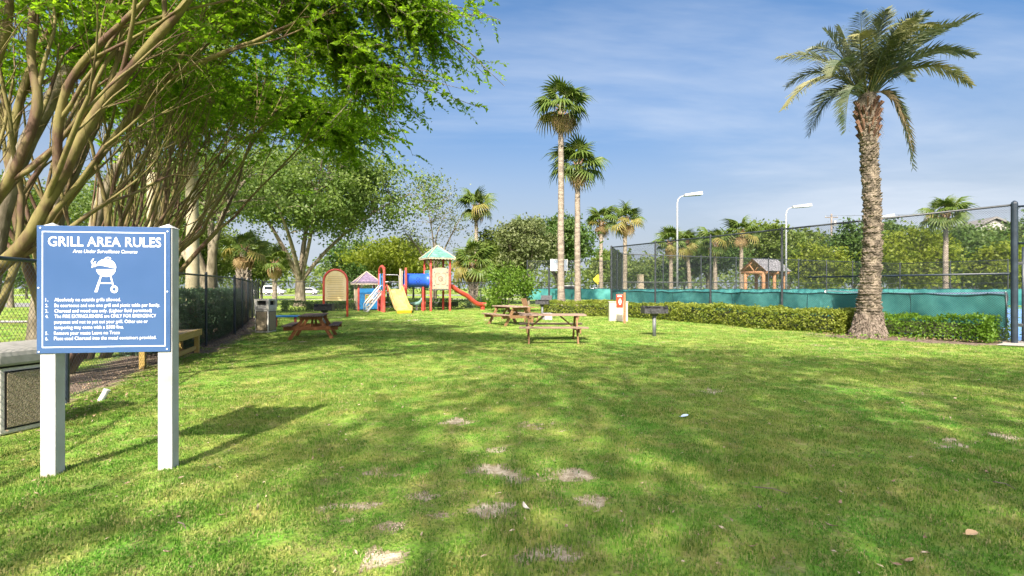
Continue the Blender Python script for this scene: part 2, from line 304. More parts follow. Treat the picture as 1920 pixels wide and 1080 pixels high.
# broad-leaved weeds and dry flecks among the grass
rw = np.random.default_rng(61); cw_ = np.column_stack([rw.uniform(-7, 8, 260), rw.uniform(2.4, 10, 260)]); n = 260 * 26; q = np.repeat(cw_, 26, 0) + rw.normal(size=(n, 2)) * np.repeat(rw.uniform(.03, .11, 260), 26)[:, None]
qz = lawn_z(q); o = leaves('weeds', np.column_stack([q, qz + rw.uniform(.006, .026, n)]), .022, mat('clover', (.060, .150, .018), .55, (.140, .250, .035), 12, trans=.2), None, rw, up=2.2, asp=.8); tag(o, 'small clover and broad leaved weeds in clumps through the lawn grass', 'weeds', kind='stuff')
n = 2600; y = np.sqrt(rw.random(n) * (13 ** 2 - 2.4 ** 2) + 2.4 ** 2); q = np.column_stack([rw.uniform(-1, 1, n) * y, y]); o = leaves('dry_litter', np.column_stack([q, lawn_z(q) + rw.uniform(.008, .026, n)]), rw.uniform(.012, .05, n), mat('dry_fleck', (.22, .15, .085), .8, (.48, .40, .28), 25), None, rw, up=2.0, asp=.38); tag(o, 'dry flecks of leaf and straw scattered thinly over the lawn', 'leaf litter', kind='stuff')

q = np.concatenate([np.array([(x, y)]) + rw.normal(size=(420, 2)) * (rx * .75, max(ry, rx * .7) * .75) for x, y, rx, ry in _sp if y < 7.5]); q = q[dirt_at(q) > .55]; n = len(q); o = leaves('soil_crumbs', np.column_stack([q, lawn_z(q) + rw.uniform(-.004, .010, n)]), rw.uniform(.003, .011, n), mat('sand_crumb', (.24, .19, .12), .95, (.56, .49, .37), 40), None, rw, up=.6, asp=.8); tag(o, 'sandy crumbs and pebbles on the worn bare spots of the lawn', 'soil', kind='stuff')

def sheet(name, poly, z, m, kind='structure', **k):
    me = bpy.data.meshes.new(name); me.from_pydata([(x, y, z) for x, y in poly], [], [tuple(range(len(poly)))]); me.materials.append(m); return tag(link(name, me), kind=kind, **k)
M_conc = mat('concrete', (.28, .265, .24), .9, (.37, .355, .33), 3, bump=.2)
M_road = mat('asphalt', (.16, .16, .165), .9, (.24, .24, .25), 2, bump=.3)
sheet('road', [(-300, 96), (300, 96), (300, 112), (-300, 112)], .012, M_road)
sheet('road', [(-90, 44), (-27, 38), (-27, 47), (-90, 56)], .012, M_road)
sheet('sidewalk', [(-60, 23.2), (-20.2, 21.0), (-20.2, 22.1), (-60, 24.6)], .05, M_conc)
sheet('sidewalk', [(-40, 62), (3, 66), (3, 69), (-40, 65)], .02, mat('pale_path', (.55, .50, .43), .9, (.62, .57, .5), 2))
# tennis court inside its fence
CA, CB, CC, CD = (5.3, 27.3), (7.0, 32.6), (34.4, 45.4), (44.4, 31.0); CE = (13.1, 13.35)
sheet('tennis_court', [CA, CE, (20, 5.5), (44, 14), CD, CC, CB], .012, mat('court_green', (.05, .16, .13), .8, (.06, .18, .15), 2))
def off(p, u, w): return (p[0] + UX[0] * u + UY[0] * w, p[1] + UX[1] * u + UY[1] * w)
UX = Vector((.474, -.881)); UY = Vector((.906, .423))
M_blue = mat('court_blue', (.10, .22, .48), .75, (.13, .26, .52), 1.5)
sheet('tennis_court', [off(CA, 2.0, 2.2), off(CA, 17.0, .6), off(CA, 21, .6), off(CA, 21, 30), off(CA, 2.0, 30)], .018, M_blue)
sheet('pavement', [(12.2, 12.9), (12.75, 13.3), (13.3, 13.9), (14.9, 13.5), (19, 11.2), (17, 9.6), (14, 11.6)], .03, M_conc)
# ------------------------------------------------------------------ chain link fences
M_black = mat('black_vinyl', (.018, .022, .026), .45, (.035, .042, .05), 8, spec=.5)
M_rail = mat('blue_black_paint', (.012, .020, .032), .4, (.022, .034, .05), 6, spec=.5)
def wires(mb, p0, p1, z0, z1, pitch, r):
    p0, p1 = Vector((*p0, 0)), Vector((*p1, 0)); d = (p1 - p0); Ln = d.length; d.normalize(); nrm = Vector((-d.y, d.x, 0)); H = z1 - z0
    c = pitch
    for sgn, o in ((1, r * .9), (-1, -r * .9)):
        s = -H if sgn > 0 else 0.0
        while s < (Ln if sgn > 0 else Ln + H):
            # line: u = s + sgn*z
            za, zb = 0.0, H; ua, ub = s, s + sgn * H
            if sgn > 0:
                if ua < 0: za = -s; ua = 0
                if ub > Ln: zb = Ln - s; ub = Ln
            else:
                if ua > Ln: za = s - Ln; ua = Ln
                if ub < 0: zb = s; ub = 0
            if zb - za > .02:
                a = p0 + d * ua + Vector((0, 0, z0 + za)) + nrm * o; b = p0 + d * ub + Vector((0, 0, z0 + zb)) + nrm * o
                x = (b - a).normalized(); u = nrm * r; w = x.cross(nrm) * r
                ring = [u, -u * .5 + w * .87, -u * .5 - w * .87]; mb.add([a + q for q in ring] + [b + q for q in ring], [(0, 1, 4, 3), (1, 2, 5, 4), (2, 0, 3, 5)])
            s += c
def screen_mesh(p0, p1, z0, z1, offs, m, parent, seed):
    p0, p1 = Vector((*p0, 0)), Vector((*p1, 0)); d = p1 - p0; Ln = d.length; d.normalize(); nrm = Vector((d.y, -d.x, 0)); nx = max(int(Ln / .12), 8); nz = 8; r = np.random.default_rng(seed)
    v = []; ph = r.uniform(0, 6, 4)
    for j in range(nz + 1):
        for i in range(nx + 1):
            u = i / nx * Ln; q = j / nz; sag = .06 * math.sin(u * 2.1 + ph[0]) * math.sin(u * .83 + ph[1]) * q
            w = .03 * math.sin(u * 3.3 + q * 2.6 + ph[2]) + .022 * math.sin(u * 8.1 - q * 5 + ph[3]) + .012 * math.sin(u * 17 + q * 9)
            p = p0 + d * u + nrm * (offs + w); v.append((p.x, p.y, z0 + (z1 - z0) * q - abs(sag)))
    f = [(j * (nx + 1) + i, j * (nx + 1) + i + 1, (j + 1) * (nx + 1) + i + 1, (j + 1) * (nx + 1) + i) for j in range(nz) for i in range(nx)]
    mb = MB(); mb.add(v, f); mb.cur = 1
    top = [Vector(v[nz * (nx + 1) + i]) for i in range(0, nx + 1)]; mb.tube(top, .022, 5)
    for k in range(nx // 26 + 1):
        i = min(k * 26 + 9, nx); mb.tube([Vector(v[j * (nx + 1) + i]) for j in range(nz + 1)], .012, 4)
    for i in range(3, nx, 5): q_ = Vector(v[nz * (nx + 1) + i]); mb.tube([q_ - nrm * abs(offs) * .1 + Vector((0, 0, -.01)), q_ - nrm * offs * .7 + Vector((0, 0, .035))], .008, 3)
    o = mb.build('windscreen', [m, M_hem], parent, smooth=True); return o
M_teal = mat('windscreen_teal', (.032, .175, .185), .75, (.075, .285, .28), 1.1, 3, bump=.12, bscale=60, trans=.25, coord='Object')
M_hem = mat('windscreen_hem', (.008, .05, .055), .8)
def fence(name, label, path, H, gap, pr, pitch, wr, group=None, mid=None, screen=None, loc=None, post_ends=(True, True), m=M_black, bottom=True):
    t = thing(name, label, 'fence', (*path[0], 0), 0, group); rel = lambda p: (p[0] - path[0][0], p[1] - path[0][1])
    P = [rel(p) for p in path]
    for k in range(len(P) - 1):
        a, b = Vector(P[k]), Vector(P[k + 1]); Ln = (b - a).length; n = max(1, round(Ln / gap))
        for i in range(n + 1):
            if i == n and (k < len(P) - 2 or not post_ends[1]): continue
            if i == 0 and k == 0 and not post_ends[0]: continue
            q = a + (b - a) * (i / n); mb = MB(); r = pr * (1.3 if i in (0, n) else 1)
            mb.tube([(0, 0, -.05), (0, 0, H + .03), (0, 0, H + .055), (0, 0, H + .065)], [r, r, r * .75, r * .2], 10)
            mb.build('post', m, t, smooth=False, loc=(q.x, q.y, 0))
        mb = MB(); mb.cyl((a.x, a.y, H - .03), (b.x, b.y, H - .03), pr * .72, 8); mb.build('top_rail', m, t, smooth=True)
        if mid: mb = MB(); mb.cyl((a.x, a.y, mid), (b.x, b.y, mid), pr * .6, 8); mb.build('middle_rail', m, t, smooth=True)
        mb = MB(); wires(mb, a, b, .04, H - .04, pitch, wr)
        if bottom: mb.cyl((a.x, a.y, .06), (b.x, b.y, .06), .004, 4)
        tag(mb.build('chain_link_mesh', M_black, t), kind='stuff')
        if screen: screen_mesh(a, b, screen[0], screen[1], pr + .03, M_teal, t, k + 3)
    return t
west = [(fence_x(y), y) for y in (.2, 3.47, 6.68, 9.8, 12.95, 16.0)]
fence('chain_link_fence', 'black chain link fence running behind the blue rules sign and the wooden bench', [west[0], (fence_x(16), 16), (-14.5, 29.3)], 1.80, 3.15, .03, .072, .0019, m=M_rail)
fence('chain_link_fence', 'black chain link fence across the back of the playground', [(-14.4, 29.5), (-2.2, 36.2), (1.2, 40)], 1.86, 3.2, .03, .062, .0024)
near = fence('tennis_fence', 'tall black tennis court fence beside the low clipped hedge', [CA, CE], 3.66, 3.1, .042, .062, .0030, screen=None, post_ends=(True, False))
# windscreen on the court side of the near fence, its loose end short of the gate post
e = Vector(CE) - Vector(CA); q = e * .988
screen_mesh((0, 0), (q.x, q.y), .42, 1.30, -.09, M_teal, near, 9)
mid = MB(); a_ = e * .66; mid.cyl((a_.x, a_.y, 1.84), (e.x, e.y, 1.84), .028, 8); mid.build('middle_rail', M_rail, near, smooth=True)
fence('tennis_fence', 'short angled corner run of the tall tennis court fence', [CA, CB], 3.66, 2.7, .04, .062, .0024, screen=(.12, 1.36), post_ends=(False, False))
fence('tennis_fence', 'tall fence along the far side of the tennis court in front of the pavilion', [CB, CC, CD], 3.66, 3.2, .04, .075, .0024, screen=(.12, 1.4), mid=1.85)
fence('court_fence', 'tall fence with green screen behind the basketball hoop and two palm trunks', [(1.2, 40.2), (8.2, 40.2)], 3.6, 3.5, .035, .075, .0024, screen=(.55, 1.42))
fence('roadside_fence', 'low black fence beyond the tennis court beside the road', [(0, 52), (30, 56)], 2.05, 3.0, .03, .09, .003)
# gate post, gate
t = thing('tennis_gate', 'tall black gate post and gate at the end of the tennis fence', 'gate', (CE[0], CE[1], 0), math.atan2(-.6, .8))
mb = MB(); mb.tube([(0, 0, 0), (0, 0, 3.66), (0, 0, 3.70), (0, 0, 3.74)], [.072, .072, .06, .015], 14); mb.build('gate_post', M_rail, t, smooth=False)
mb = MB(); mb.tube([(0, 0, 0), (0, 0, 3.66), (0, 0, 3.70), (0, 0, 3.74)], [.072, .072, .06, .015], 14); mb.build('gate_post', M_rail, t, loc=(1.55, 0, 0))
mb = MB(); mb.cyl((.07, 0, 3.58), (1.48, 0, 3.58), .026, 8); mb.build('top_rail', M_rail, t, smooth=True); mb = MB(); mb.cyl((.07, 0, 2.62), (1.48, 0, 2.62), .026, 8); mb.build('transom', M_rail, t, smooth=True)
mb = MB()
for x in (.16, 1.4): mb.cyl((x, 0, .08), (x, 0, 2.52), .026, 8)
for z in (.10, 1.25, 2.50): mb.cyl((.16, 0, z), (1.4, 0, z), .024, 8)
fr = mb.build('gate_frame', M_rail, t, smooth=True)
mb = MB(); wires(mb, (.16, 0), (1.4, 0), .1, 2.5, .062, .0027); wires(mb, (.07, 0), (1.48, 0), 2.64, 3.56, .062, .0027); tag(mb.build('chain_link_mesh', M_black, t), kind='stuff')
for z in (.5, 2.1): mb = MB(); mb.box((.11, 0, z), (.12, .05, .07)); mb.build('hinge', M_black, t, bev=.006)
mb = MB(); mb.tube([(x, 0, 3.58) for x in (0, 0)] if 0 else [(-.01, 0, 3.5), (-.06, .0, 3.5)], .02, 6); mb.build('clamp', M_black, t)

# tennis net
M_white = mat('white_paint', (.62, .62, .60), .5, (.55, .55, .53), 5)
t = thing('tennis_net', 'tennis net with a white top band beyond the teal windscreen', 'net', (0, 0, 0)); n0, n1 = Vector((21.6, 35.3, 0)), Vector((19.2, 19.9, 0))
for p in (n0, n1): mb = MB(); mb.cyl(p, p + Vector((0, 0, 1.30)), .045, 10); mb.build('net_post', M_white if p is n0 else M_black, t, smooth=True)
mb = MB(); prev = None
for i in range(13):
    k = i / 12; p = n0.lerp(n1, k); z = 1.28 - .10 * 4 * k * (1 - k)
    if prev: mb.beam(prev, (p.x, p.y, z), .02, .075)
    prev = (p.x, p.y, z)
mb.build('top_band', M_white, t)
mb = MB(); wires(mb, n0.xy, n1.xy, .12, 1.16, .16, .0022); tag(mb.build('net_mesh', M_black, t), kind='stuff')

# ------------------------------------------------------------------ rules sign
M_vinyl = mat('white_vinyl_post', (.46, .47, .48), .45, (.37, .37, .355), 3.2, bump=.03, bscale=30)
M_sign = mat('sign_blue', (.038, .085, .205), .16, (.045, .095, .225), 1.2, 3, spec=.5)
M_print = mat('white_print', (.80, .83, .88), .4)
A_ = math.atan2(.118, .833); sg = thing('rules_sign', 'blue grill rules sign board on two white posts in the grass', 'sign', (-3.253, 4.085, 0), A_)
PW = .107
for x, H in ((-.3675, 1.945), (.4725, 1.95)):
    mb = MB(); mb.box((0, 0, H / 2 - .05), (PW, PW, H + .1 - .02)); mb.add([(-.062, -.062, H - .01), (.062, -.062, H - .01), (.062, .062, H - .01), (-.062, .062, H - .01), (0, 0, H + .03)], [(0, 3, 2, 1), (0, 1, 4), (1, 2, 4), (2, 3, 4), (3, 0, 4)])
    mb.build('post', M_vinyl, sg, bev=.004, loc=(x, .0, 0))
BX0, BX1, BZ0, BZ1 = -.437, .517, .952, 1.945; BW, BH = BX1 - BX0, BZ1 - BZ0; yf = -PW / 2 - .012
mb = MB(); mb.box((0, 0, 0), (BW, .010, BH)); bd = mb.build('board', M_sign, sg, bev=.002, loc=((BX0 + BX1) / 2, -PW / 2 - .006, (BZ0 + BZ1) / 2))
def uv(x, y): return ((x - 45) / 995 * BW - BW / 2, -.0062, BH / 2 - (y - 65) / 935 * BH)   # place on the board
mb = MB()
for x0, y0, x1, y1 in ((84, 106, 1004, 113), (84, 952, 1004, 959), (84, 113, 91, 952), (997, 113, 1004, 952)):
    a, c = uv(x0, y0), uv(x1, y1); mb.box(((a[0] + c[0]) / 2, -.0056, (a[2] + c[2]) / 2), (abs(c[0] - a[0]), .0016, abs(c[2] - a[2])))
mb.build('border', M_print, bd)
def text(name, s, x0, x1, base, cap_, shear=0, bold=.02):
    cu = bpy.data.curves.new('t', 'FONT'); cu.body = s; cu.size = 1; cu.offset = bold; cu.shear = shear; cu.resolution_u = 3; cu.fill_mode = 'FRONT'; cu.space_character = 1.02
    o = bpy.data.objects.new('t', cu); COL.objects.link(o); dg = bpy.context.evaluated_depsgraph_get(); me = bpy.data.meshes.new_from_object(o.evaluated_get(dg)); bpy.data.objects.remove(o)
    n = len(me.vertices); c = np.empty(n * 3, np.float32); me.vertices.foreach_get('co', c); c = c.reshape(-1, 3)
    u0, u1 = uv(x0, base)[0], uv(x1, base)[0]; sxx = (u1 - u0) / (c[:, 0].max() - c[:, 0].min()); szz = cap_ / 935 * BH / .70
    x = (c[:, 0] - c[:, 0].min()) * sxx + u0; z = c[:, 1] * szz + uv(0, base)[2]
    me.vertices.foreach_set('co', np.column_stack([x, np.full(n, -.0066), z]).astype(np.float32).ravel()); me.materials.clear(); me.materials.append(M_print); me.name = name; me.update()
    return link(name, me, bd)
text('title_text', 'GRILL AREA RULES', 128, 970, 214, 70, bold=.014)
text('subtitle_text', 'Area Under Surveillance Cameras', 308, 790, 263, 25, shear=.22, bold=.006)
for num, rows in (('1.', [('Absolutely no outside grills allowed.', 175, 664, 619)]), ('2.', [('Be courteous and use one grill and picnic table per family.', 175, 962, 661)]), ('3.', [('Charcoal and wood use only. (Lighter fluid permitted)', 175, 898, 701)]),
                  ('4.', [('The FIRE EXTINGUISHERS are ONLY FOR EMERGENCY', 175, 932, 741), ('purposes and not to put out your grill. Other use or', 174, 868, 782), ('tampering may come with a $500 fine.', 173, 686, 822)]),
                  ('5.', [('Remove your waste Leave no Trace', 172, 657, 864)]), ('6.', [('Place used Charcoal into the metal containers provided.', 172, 933, 903)])):
    text('number_text', num, 109, 130, rows[0][3], 24, bold=.004)
    for s, a, c, y in rows: text('rule_text', s, a, c, y, 25, bold=.002)
mb = MB()                                         # grill symbol: cut print on the board
def flat(poly): mb.prism([(uv(x, y)[0], uv(x, y)[2]) for x, y in poly], (0, -.0056, 0), (1, 0, 0), (0, 0, 1), .0012)
arc = lambda cx_, cy_, rx, ry, a0, a1, n: [(cx_ + rx * math.cos(R(a0 + (a1 - a0) * i / n)), cy_ - ry * math.sin(R(a0 + (a1 - a0) * i / n))) for i in range(n + 1)]
flat([(481, 348)] + [(555 + 75 * math.cos(R(a)), 372 - 66 * math.sin(R(a))) for a in range(172, -2, -10)] + [(628, 377)])
flat(arc(554, 383, 72, 56, 180, 360, 18))
def ring(cx_, cy_, r1, r2, a0, a1, n=12, ry=1):
    for i in range(n):
        p, q = a0 + (a1 - a0) * i / n, a0 + (a1 - a0) * (i + 1) / n; g = lambda r, a: (cx_ + r * math.cos(R(a)), cy_ - r * ry * math.sin(R(a))); flat([g(r1, p), g(r1, q), g(r2, q), g(r2, p)])
ring(568, 306, 16, 24, 0, 180, 8, .6)
flat([(512, 432), (522, 432), (490, 552), (468, 552)]); flat([(584, 436), (594, 432), (615, 512), (604, 516)]); flat([(505, 481), (602, 481), (604, 490), (502, 490)])
ring(615, 531, 13, 28, 0, 360, 20)
for ox in (0, 20):
    pts_ = [(462 + ox * .8, 305 + ox), (447 + ox, 328 + ox * .5), (458 + ox, 348), (452 + ox, 372 - ox * .3)]
    for (x0, y0), (x1, y1) in zip(pts_, pts_[1:]): flat([(x0 - 6, y0), (x1 - 6, y1), (x1 + 5, y1), (x0 + 4, y0)])
mb.build('grill_symbol', M_print, bd)
for x, y in ((72, 82), (1020, 96), (62, 987), (1016, 980), (60, 520), (1018, 548)):
    a = uv(x, y); m2 = MB(); m2.cyl((a[0], -.005, a[2]), (a[0], -.009, a[2]), .006, 8); m2.build('screw', M_print, bd)

# ------------------------------------------------------------------ litter bins
M_bin = mat('bin_concrete', (.40, .39, .36), .85, (.50, .485, .45), 8, bump=.15)
M_lid = mat('bin_lid_grey', (.23, .228, .215), .6, (.30, .295, .28), 4)
M_agg = mat('aggregate_panel', (.22, .18, .12), .95, (.34, .29, .20), 45, 6, bump=1, bscale=70)
M_dark = mat('dark_opening', (.012, .012, .012), .9)
def bin_(label, loc, rz, w, h, lid_h, hood):
    t = thing('litter_bin', label, 'bin', loc, rz); hb = h - lid_h
    mb = MB(); mb.box((0, 0, hb / 2), (w * .94, w * .94, hb)); mb.build('body', M_bin, t, bev=.02)
    for k in range(4):
        Mz = Matrix.Rotation(k * math.pi / 2, 3, 'Z'); mb = MB(); mb.box((0, -w * .47 - .004, hb * .5), (w * .70, .014, hb * .80)); mb.v = [tuple(Mz @ Vector(p)) for p in mb.v]
        p = mb.build('panel', M_agg, t, bev=.006)
        mb = MB(); 
        for c, s in (((0, -w * .47 - .002, hb * .915), (w * .76, .012, .014)), ((0, -w * .47 - .002, hb * .085), (w * .76, .012, .014)), ((-w * .368, -w * .47 - .002, hb * .5), (.014, .012, hb * .82)), ((w * .368, -w * .47 - .002, hb * .5), (.014, .012, hb * .82))): mb.box(c, s)
        mb.v = [tuple(Mz @ Vector(q)) for q in mb.v]; mb.build('panel_frame', M_dark, p)
    if hood:      # upright hood with an opening on every side
        mb = MB(); mb.box((0, 0, hb + .02), (w, w, .05)); mb.box((0, 0, h - .03), (w, w, .06))
        for i in (-1, 1):
            for j in (-1, 1): mb.box((i * (w / 2 - .05), j * (w / 2 - .05), hb + lid_h / 2), (.10, .10, lid_h - .07))
        mb.box((0, 0, hb + .09), (w * .97, w * .97, .10)); ld = mb.build('hood', M_bin, t, bev=.012)
        mb = MB(); mb.box((0, 0, hb + lid_h / 2), (w * .7, w * .7, lid_h * .6)); mb.build('liner', M_dark, ld)
    else:
        mb = MB(); n = 12; prof = [(w * .53 * math.cos(R(a)), hb + .10 + (lid_h - .10) * math.sin(R(a)) ** .8 if a not in (0, 180) else hb + .10) for a in range(0, 181, 15)]
        prof = [(w * .53, hb)] + prof + [(-w * .53, hb)]
        mb.prism(prof, (0, w * .53, 0), (1, 0, 0), (0, 0, 1), w * 1.06); ld = mb.build('lid', M_lid, t, bev=.03)
        mb = MB(); mb.box((0, 0, hb - .006), (w * .97, w * .97, .02)); mb.build('seam', M_dark, t)
    return t
bin_('beige litter bin with aggregate panels and rounded grey lid beside the rules sign', (-5.21, 5.34, .0), -.30, .52, .90, .22, False)
bin_('pale square litter bin with a hooded top at the corner of the dark hedge', (-8.13, 16.9, 0), -.10, .50, 1.10, .34, True)

# ------------------------------------------------------------------ timber: bench, picnic tables
M_ylw = mat('yellow_timber', (.33, .22, .055), .8, (.42, .30, .10), 3, 5, bump=.4, bscale=12, stretch=(1, 9, 9), rnd=.4)
M_wthr = mat('weathered_slat', (.22, .16, .10), .85, (.34, .27, .18), 3, 5, bump=.5, bscale=12, stretch=(1, 9, 9), rnd=.4)
bn = thing('wooden_bench', 'yellow timber bench along the fence behind the rules sign', 'bench', (-6.86, 10.35, 0), math.atan2(.953, -.302))
BL = 2.35; 
for i in range(4): mb = MB(); mb.box((0, 0, 0), (BL, .098, .035)); mb.build('slat', M_wthr, bn, bev=.004, loc=(0, -.155 + i * .104, .525))
for y in (-.225, .225): mb = MB(); mb.box((0, 0, 0), (BL, .036, .14)); mb.build('apron', M_ylw, bn, bev=.004, loc=(0, y, .475))
for x in (-BL / 2 + .02, BL / 2 - .02): mb = MB(); mb.box((0, 0, 0), (.036, .41, .14)); mb.build('end_board', M_ylw, bn, bev=.004, loc=(x, 0, .472))
for x in (-BL / 2 + .09, BL / 2 - .09):
    for y in (-.16, .16): mb = MB(); mb.box((0, 0, .20), (.09, .09, .42)); mb.build('leg', M_ylw, bn, bev=.005, loc=(x, y, 0))
mb = MB(); mb.box((0, 0, 0), (BL - .28, .04, .09)); mb.build('stretcher', M_ylw, bn, bev=.004, loc=(0, -.14, .13))
M_top = mat('grey_brown_timber', (.075, .05, .04), .85, (.15, .11, .09), 3, 5, bump=.5, bscale=10, stretch=(1, 8, 8), rnd=.4)
M_leg = mat('red_brown_timber', (.20, .075, .028), .75, (.27, .115, .045), 3, 5, bump=.3, bscale=10, stretch=(1, 8, 8), rnd=.4)
M_top2 = mat('sunbleached_timber', (.20, .135, .10), .85, (.30, .22, .17), 3, 5, bump=.5, bscale=10, stretch=(1, 8, 8), rnd=.4)
M_leg2 = mat('orange_brown_timber', (.17, .095, .045), .75, (.25, .145, .075), 3, 5, bump=.3, bscale=10, stretch=(1, 8, 8), rnd=.4)
def picnic(label, loc, rz, mt, ml, Ln=1.83, s=1.0):
    t = thing('picnic_table', label, 'picnic table', loc, rz, 'picnic tables on the lawn'); t.scale = (s,) * 3; rr = random.Random(loc[0])
    for i in range(5): mb = MB(); mb.box((0, 0, 0), (Ln + rr.uniform(-.02, .02), .138, .038)); mb.build('tabletop_plank', mt, t, bev=.004, loc=(rr.uniform(-.006, .006), -.29 + i * .145, .735 + rr.uniform(-.003, .003)))
    for y in (-.76, -.615, .615, .76): mb = MB(); mb.box((0, 0, 0), (Ln + rr.uniform(-.02, .02), .138, .038)); mb.build('bench_plank', mt, t, bev=.004, loc=(0, y, .435 + rr.uniform(-.003, .003)))
    for x in (-Ln * .36, Ln * .36):
        sg_ = 1 if x > 0 else -1
        for y in (-1, 1):
            mb = MB(); mb.beam((0, y * .64, -.02), (0, y * .22, .714), .12, .045, up=(1, 0, 0)); mb.v = [(p[0], p[1], max(min(p[2], .714), -.02)) for p in mb.v]; mb.build('leg', ml, t, bev=.004, loc=(x, 0, 0))
        mb = MB(); mb.box((0, 0, 0), (.038, 1.62, .12)); mb.build('seat_beam', ml, t, bev=.004, loc=(x + sg_ * .042, 0, .352))
        mb = MB(); mb.box((0, 0, 0), (.038, .68, .09)); mb.build('cleat', ml, t, bev=.004, loc=(x + sg_ * .042, 0, .668))
        mb = MB(); mb.beam((x - sg_ * .02, 0, .36), (x - sg_ * .42, 0, .70), .06, .04); mb.build('brace', ml, t)
    return t
picnic('dark picnic table with red-brown legs beside the pale hooded litter bin', (-5.86, 15.15, 0), R(90 + 14), M_top, M_leg, 1.85, .90)
picnic('picnic table standing angled behind another table near the red slide', (-.05, 20.3, 0), R(-60), M_top2, M_leg2, 1.85, 1.0)
picnic('sun-bleached picnic table in the middle of the lawn, its long side to the viewer', (1.09, 13.95, 0), R(-1), M_top2, M_leg2, 1.78, 1.0)

# ------------------------------------------------------------------ park grills, extinguisher, cabinet and small things
M_iron = mat('sooty_iron', (.020, .021, .023), .6, (.05, .05, .055), 14, bump=.25, spec=.5)
M_steel = mat('grey_steel_post', (.09, .10, .105), .5, (.14, .15, .16), 6, spec=.5)
M_ash = mat('ash_grey', (.30, .30, .31), .9, (.42, .42, .43), 8)
def grill(label, loc, rz, lid=0, w=.62):
    t = thing('park_grill', label, 'grill', loc, rz, 'pedestal grills on the lawn')
    mb = MB(); mb.cyl((0, 0, -.05), (0, 0, .66), .055, 12); mb.build('pedestal', M_steel, t, smooth=True)
    mb = MB(); mb.tube([(0, 0, .63), (0, 0, .70)], [.10, .13], 12); mb.build('collar', M_iron, t)
    mb = MB(); d = .42
    mb.box((0, 0, .705), (w, d, .012)); mb.box((-w / 2, 0, .80), (.012, d, .20)); mb.box((w / 2, 0, .80), (.012, d, .20)); mb.box((0, d / 2, .80), (w, .012, .20)); mb.box((0, -d / 2, .765), (w, .012, .13)); mb.build('firebox', M_iron, t, bev=.004)
    g = MB(); 
    for i in range(13): x = -w * .34 + i * w * .68 / 12; g.cyl((x, -d * .52, .905), (x, d * .40, .905), .006, 5)
    g.box((0, -d * .52, .905), (w * .74, .018, .018)); g.box((0, d * .4, .905), (w * .74, .018, .018)); gr = g.build('grate', M_iron, t)
    for x in (-w * .30, w * .30): g = MB(); g.tube([(x, -d * .52, .905), (x, -d * .52 - .16, .905), (x, -d * .52 - .2, .90)], [.012, .012, .02], 6); g.build('handle', M_iron, gr)
    for x in (-w / 2 - .006, w / 2 + .006): g = MB(); g.box((x, -.03, .90), (.012, .10, .10)); g.build('notched_bracket', M_iron, t)
    if lid: g = MB(); g.box((0, 0, .11), (w * .92, .014, .24)); o = g.build('lid', M_iron, t, loc=(.16, d / 2 - .02, .90), rot=(R(-24), 0, R(-18)))
    return t
grill('black pedestal grill beside the low hedge near the red extinguisher box', (4.28, 15.4, 0), R(2), 0, .70)
grill('black pedestal grill between the dark picnic table and the cream arched sign', (-6.45, 17.6, 0), R(8), 0, .58)
g3 = grill('black pedestal grill with raised lid behind the middle picnic table', (1.42, 24.0, 0), R(-8), 1, .60)
mb = MB(); mb.box((0, 0, .14), (.34, .34, .28)); mb.box((0, -.0, .30), (.38, .38, .03)); t = thing('ash_bin', 'small grey metal ash box beside the grill with raised lid', 'ash bin', (1.62, 23.4, 0), .3); mb.build('box', M_ash, t, bev=.008); mb = MB(); mb.tube([(-.06, 0, .315), (-.05, 0, .35), (.05, 0, .35), (.06, 0, .315)], .008, 6); mb.build('handle', M_iron, t)
t = thing('wooden_chair', 'orange-brown wooden chair beside the angled picnic table', 'chair', (.80, 21.8, 0), R(62))
for i in range(4): mb = MB(); mb.box((0, 0, 0), (.115, .024, .62)); mb.build('back_slat', M_leg2, t, bev=.003, loc=(-.18 + i * .12, .25, .72), rot=(R(-18), 0, 0))
for i in range(4): mb = MB(); mb.box((0, 0, 0), (.5, .10, .024)); mb.build('seat_slat', M_leg2, t, bev=.003, loc=(0, -.18 + i * .11, .40))
for x in (-.23, .23):
    for y, h in ((-.2, .39), (.16, .62)): mb = MB(); mb.box((0, 0, h / 2), (.05, .05, h)); mb.build('leg', M_leg2, t, loc=(x, y, 0))
    mb = MB(); mb.box((0, 0, 0), (.08, .5, .024)); mb.build('arm', M_leg2, t, loc=(x, -.02, .632))
t = thing('extinguisher_box', 'red fire extinguisher box on a wooden post by the hedge', 'extinguisher box', (4.58, 21.3, 0), R(-14))
M_red = mat('safety_red', (.55, .035, .015), .4, (.62, .05, .02), 4)
mb = MB(); mb.box((0, 0, .62), (.10, .10, 1.30)); mb.build('post', M_leg2, t, bev=.005, loc=(.10, .06, 0))
mb = MB(); mb.box((0, 0, 0), (.27, .20, .56)); bx_ = mb.build('cabinet', M_red, t, bev=.02, loc=(-.10, -.02, .92))
mb = MB(); mb.tube([(.10, 0, -.14 + .02 * 0), (.10, 0, .08)], .0, 3) if 0 else mb.prism(arc(0, 0, .055, .13, 0, 360, 20)[:-1], (.02, -.102, -.03), (1, 0, 0), (0, 0, 1), .006); mb.build('window', mat('pale_window', (.72, .70, .68), .15), bx_)
mb = MB(); mb.box((0, -.104, .20), (.18, .006, .05)); mb.build('label_plate', M_white, bx_)
t = thing('utility_cabinet', 'cream utility cabinet standing in front of the low hedge', 'cabinet', (4.70, 22.7, 0), R(-6))
M_cream = mat('cream_paint', (.42, .38, .31), .6, (.48, .44, .37), 3)
mb = MB(); mb.box((0, 0, .41), (.80, .55, .84)); mb.build('body', M_cream, t, bev=.012)
mb = MB(); mb.box((0, 0, .845), (.85, .60, .035)); mb.build('lid', M_cream, t, bev=.008)
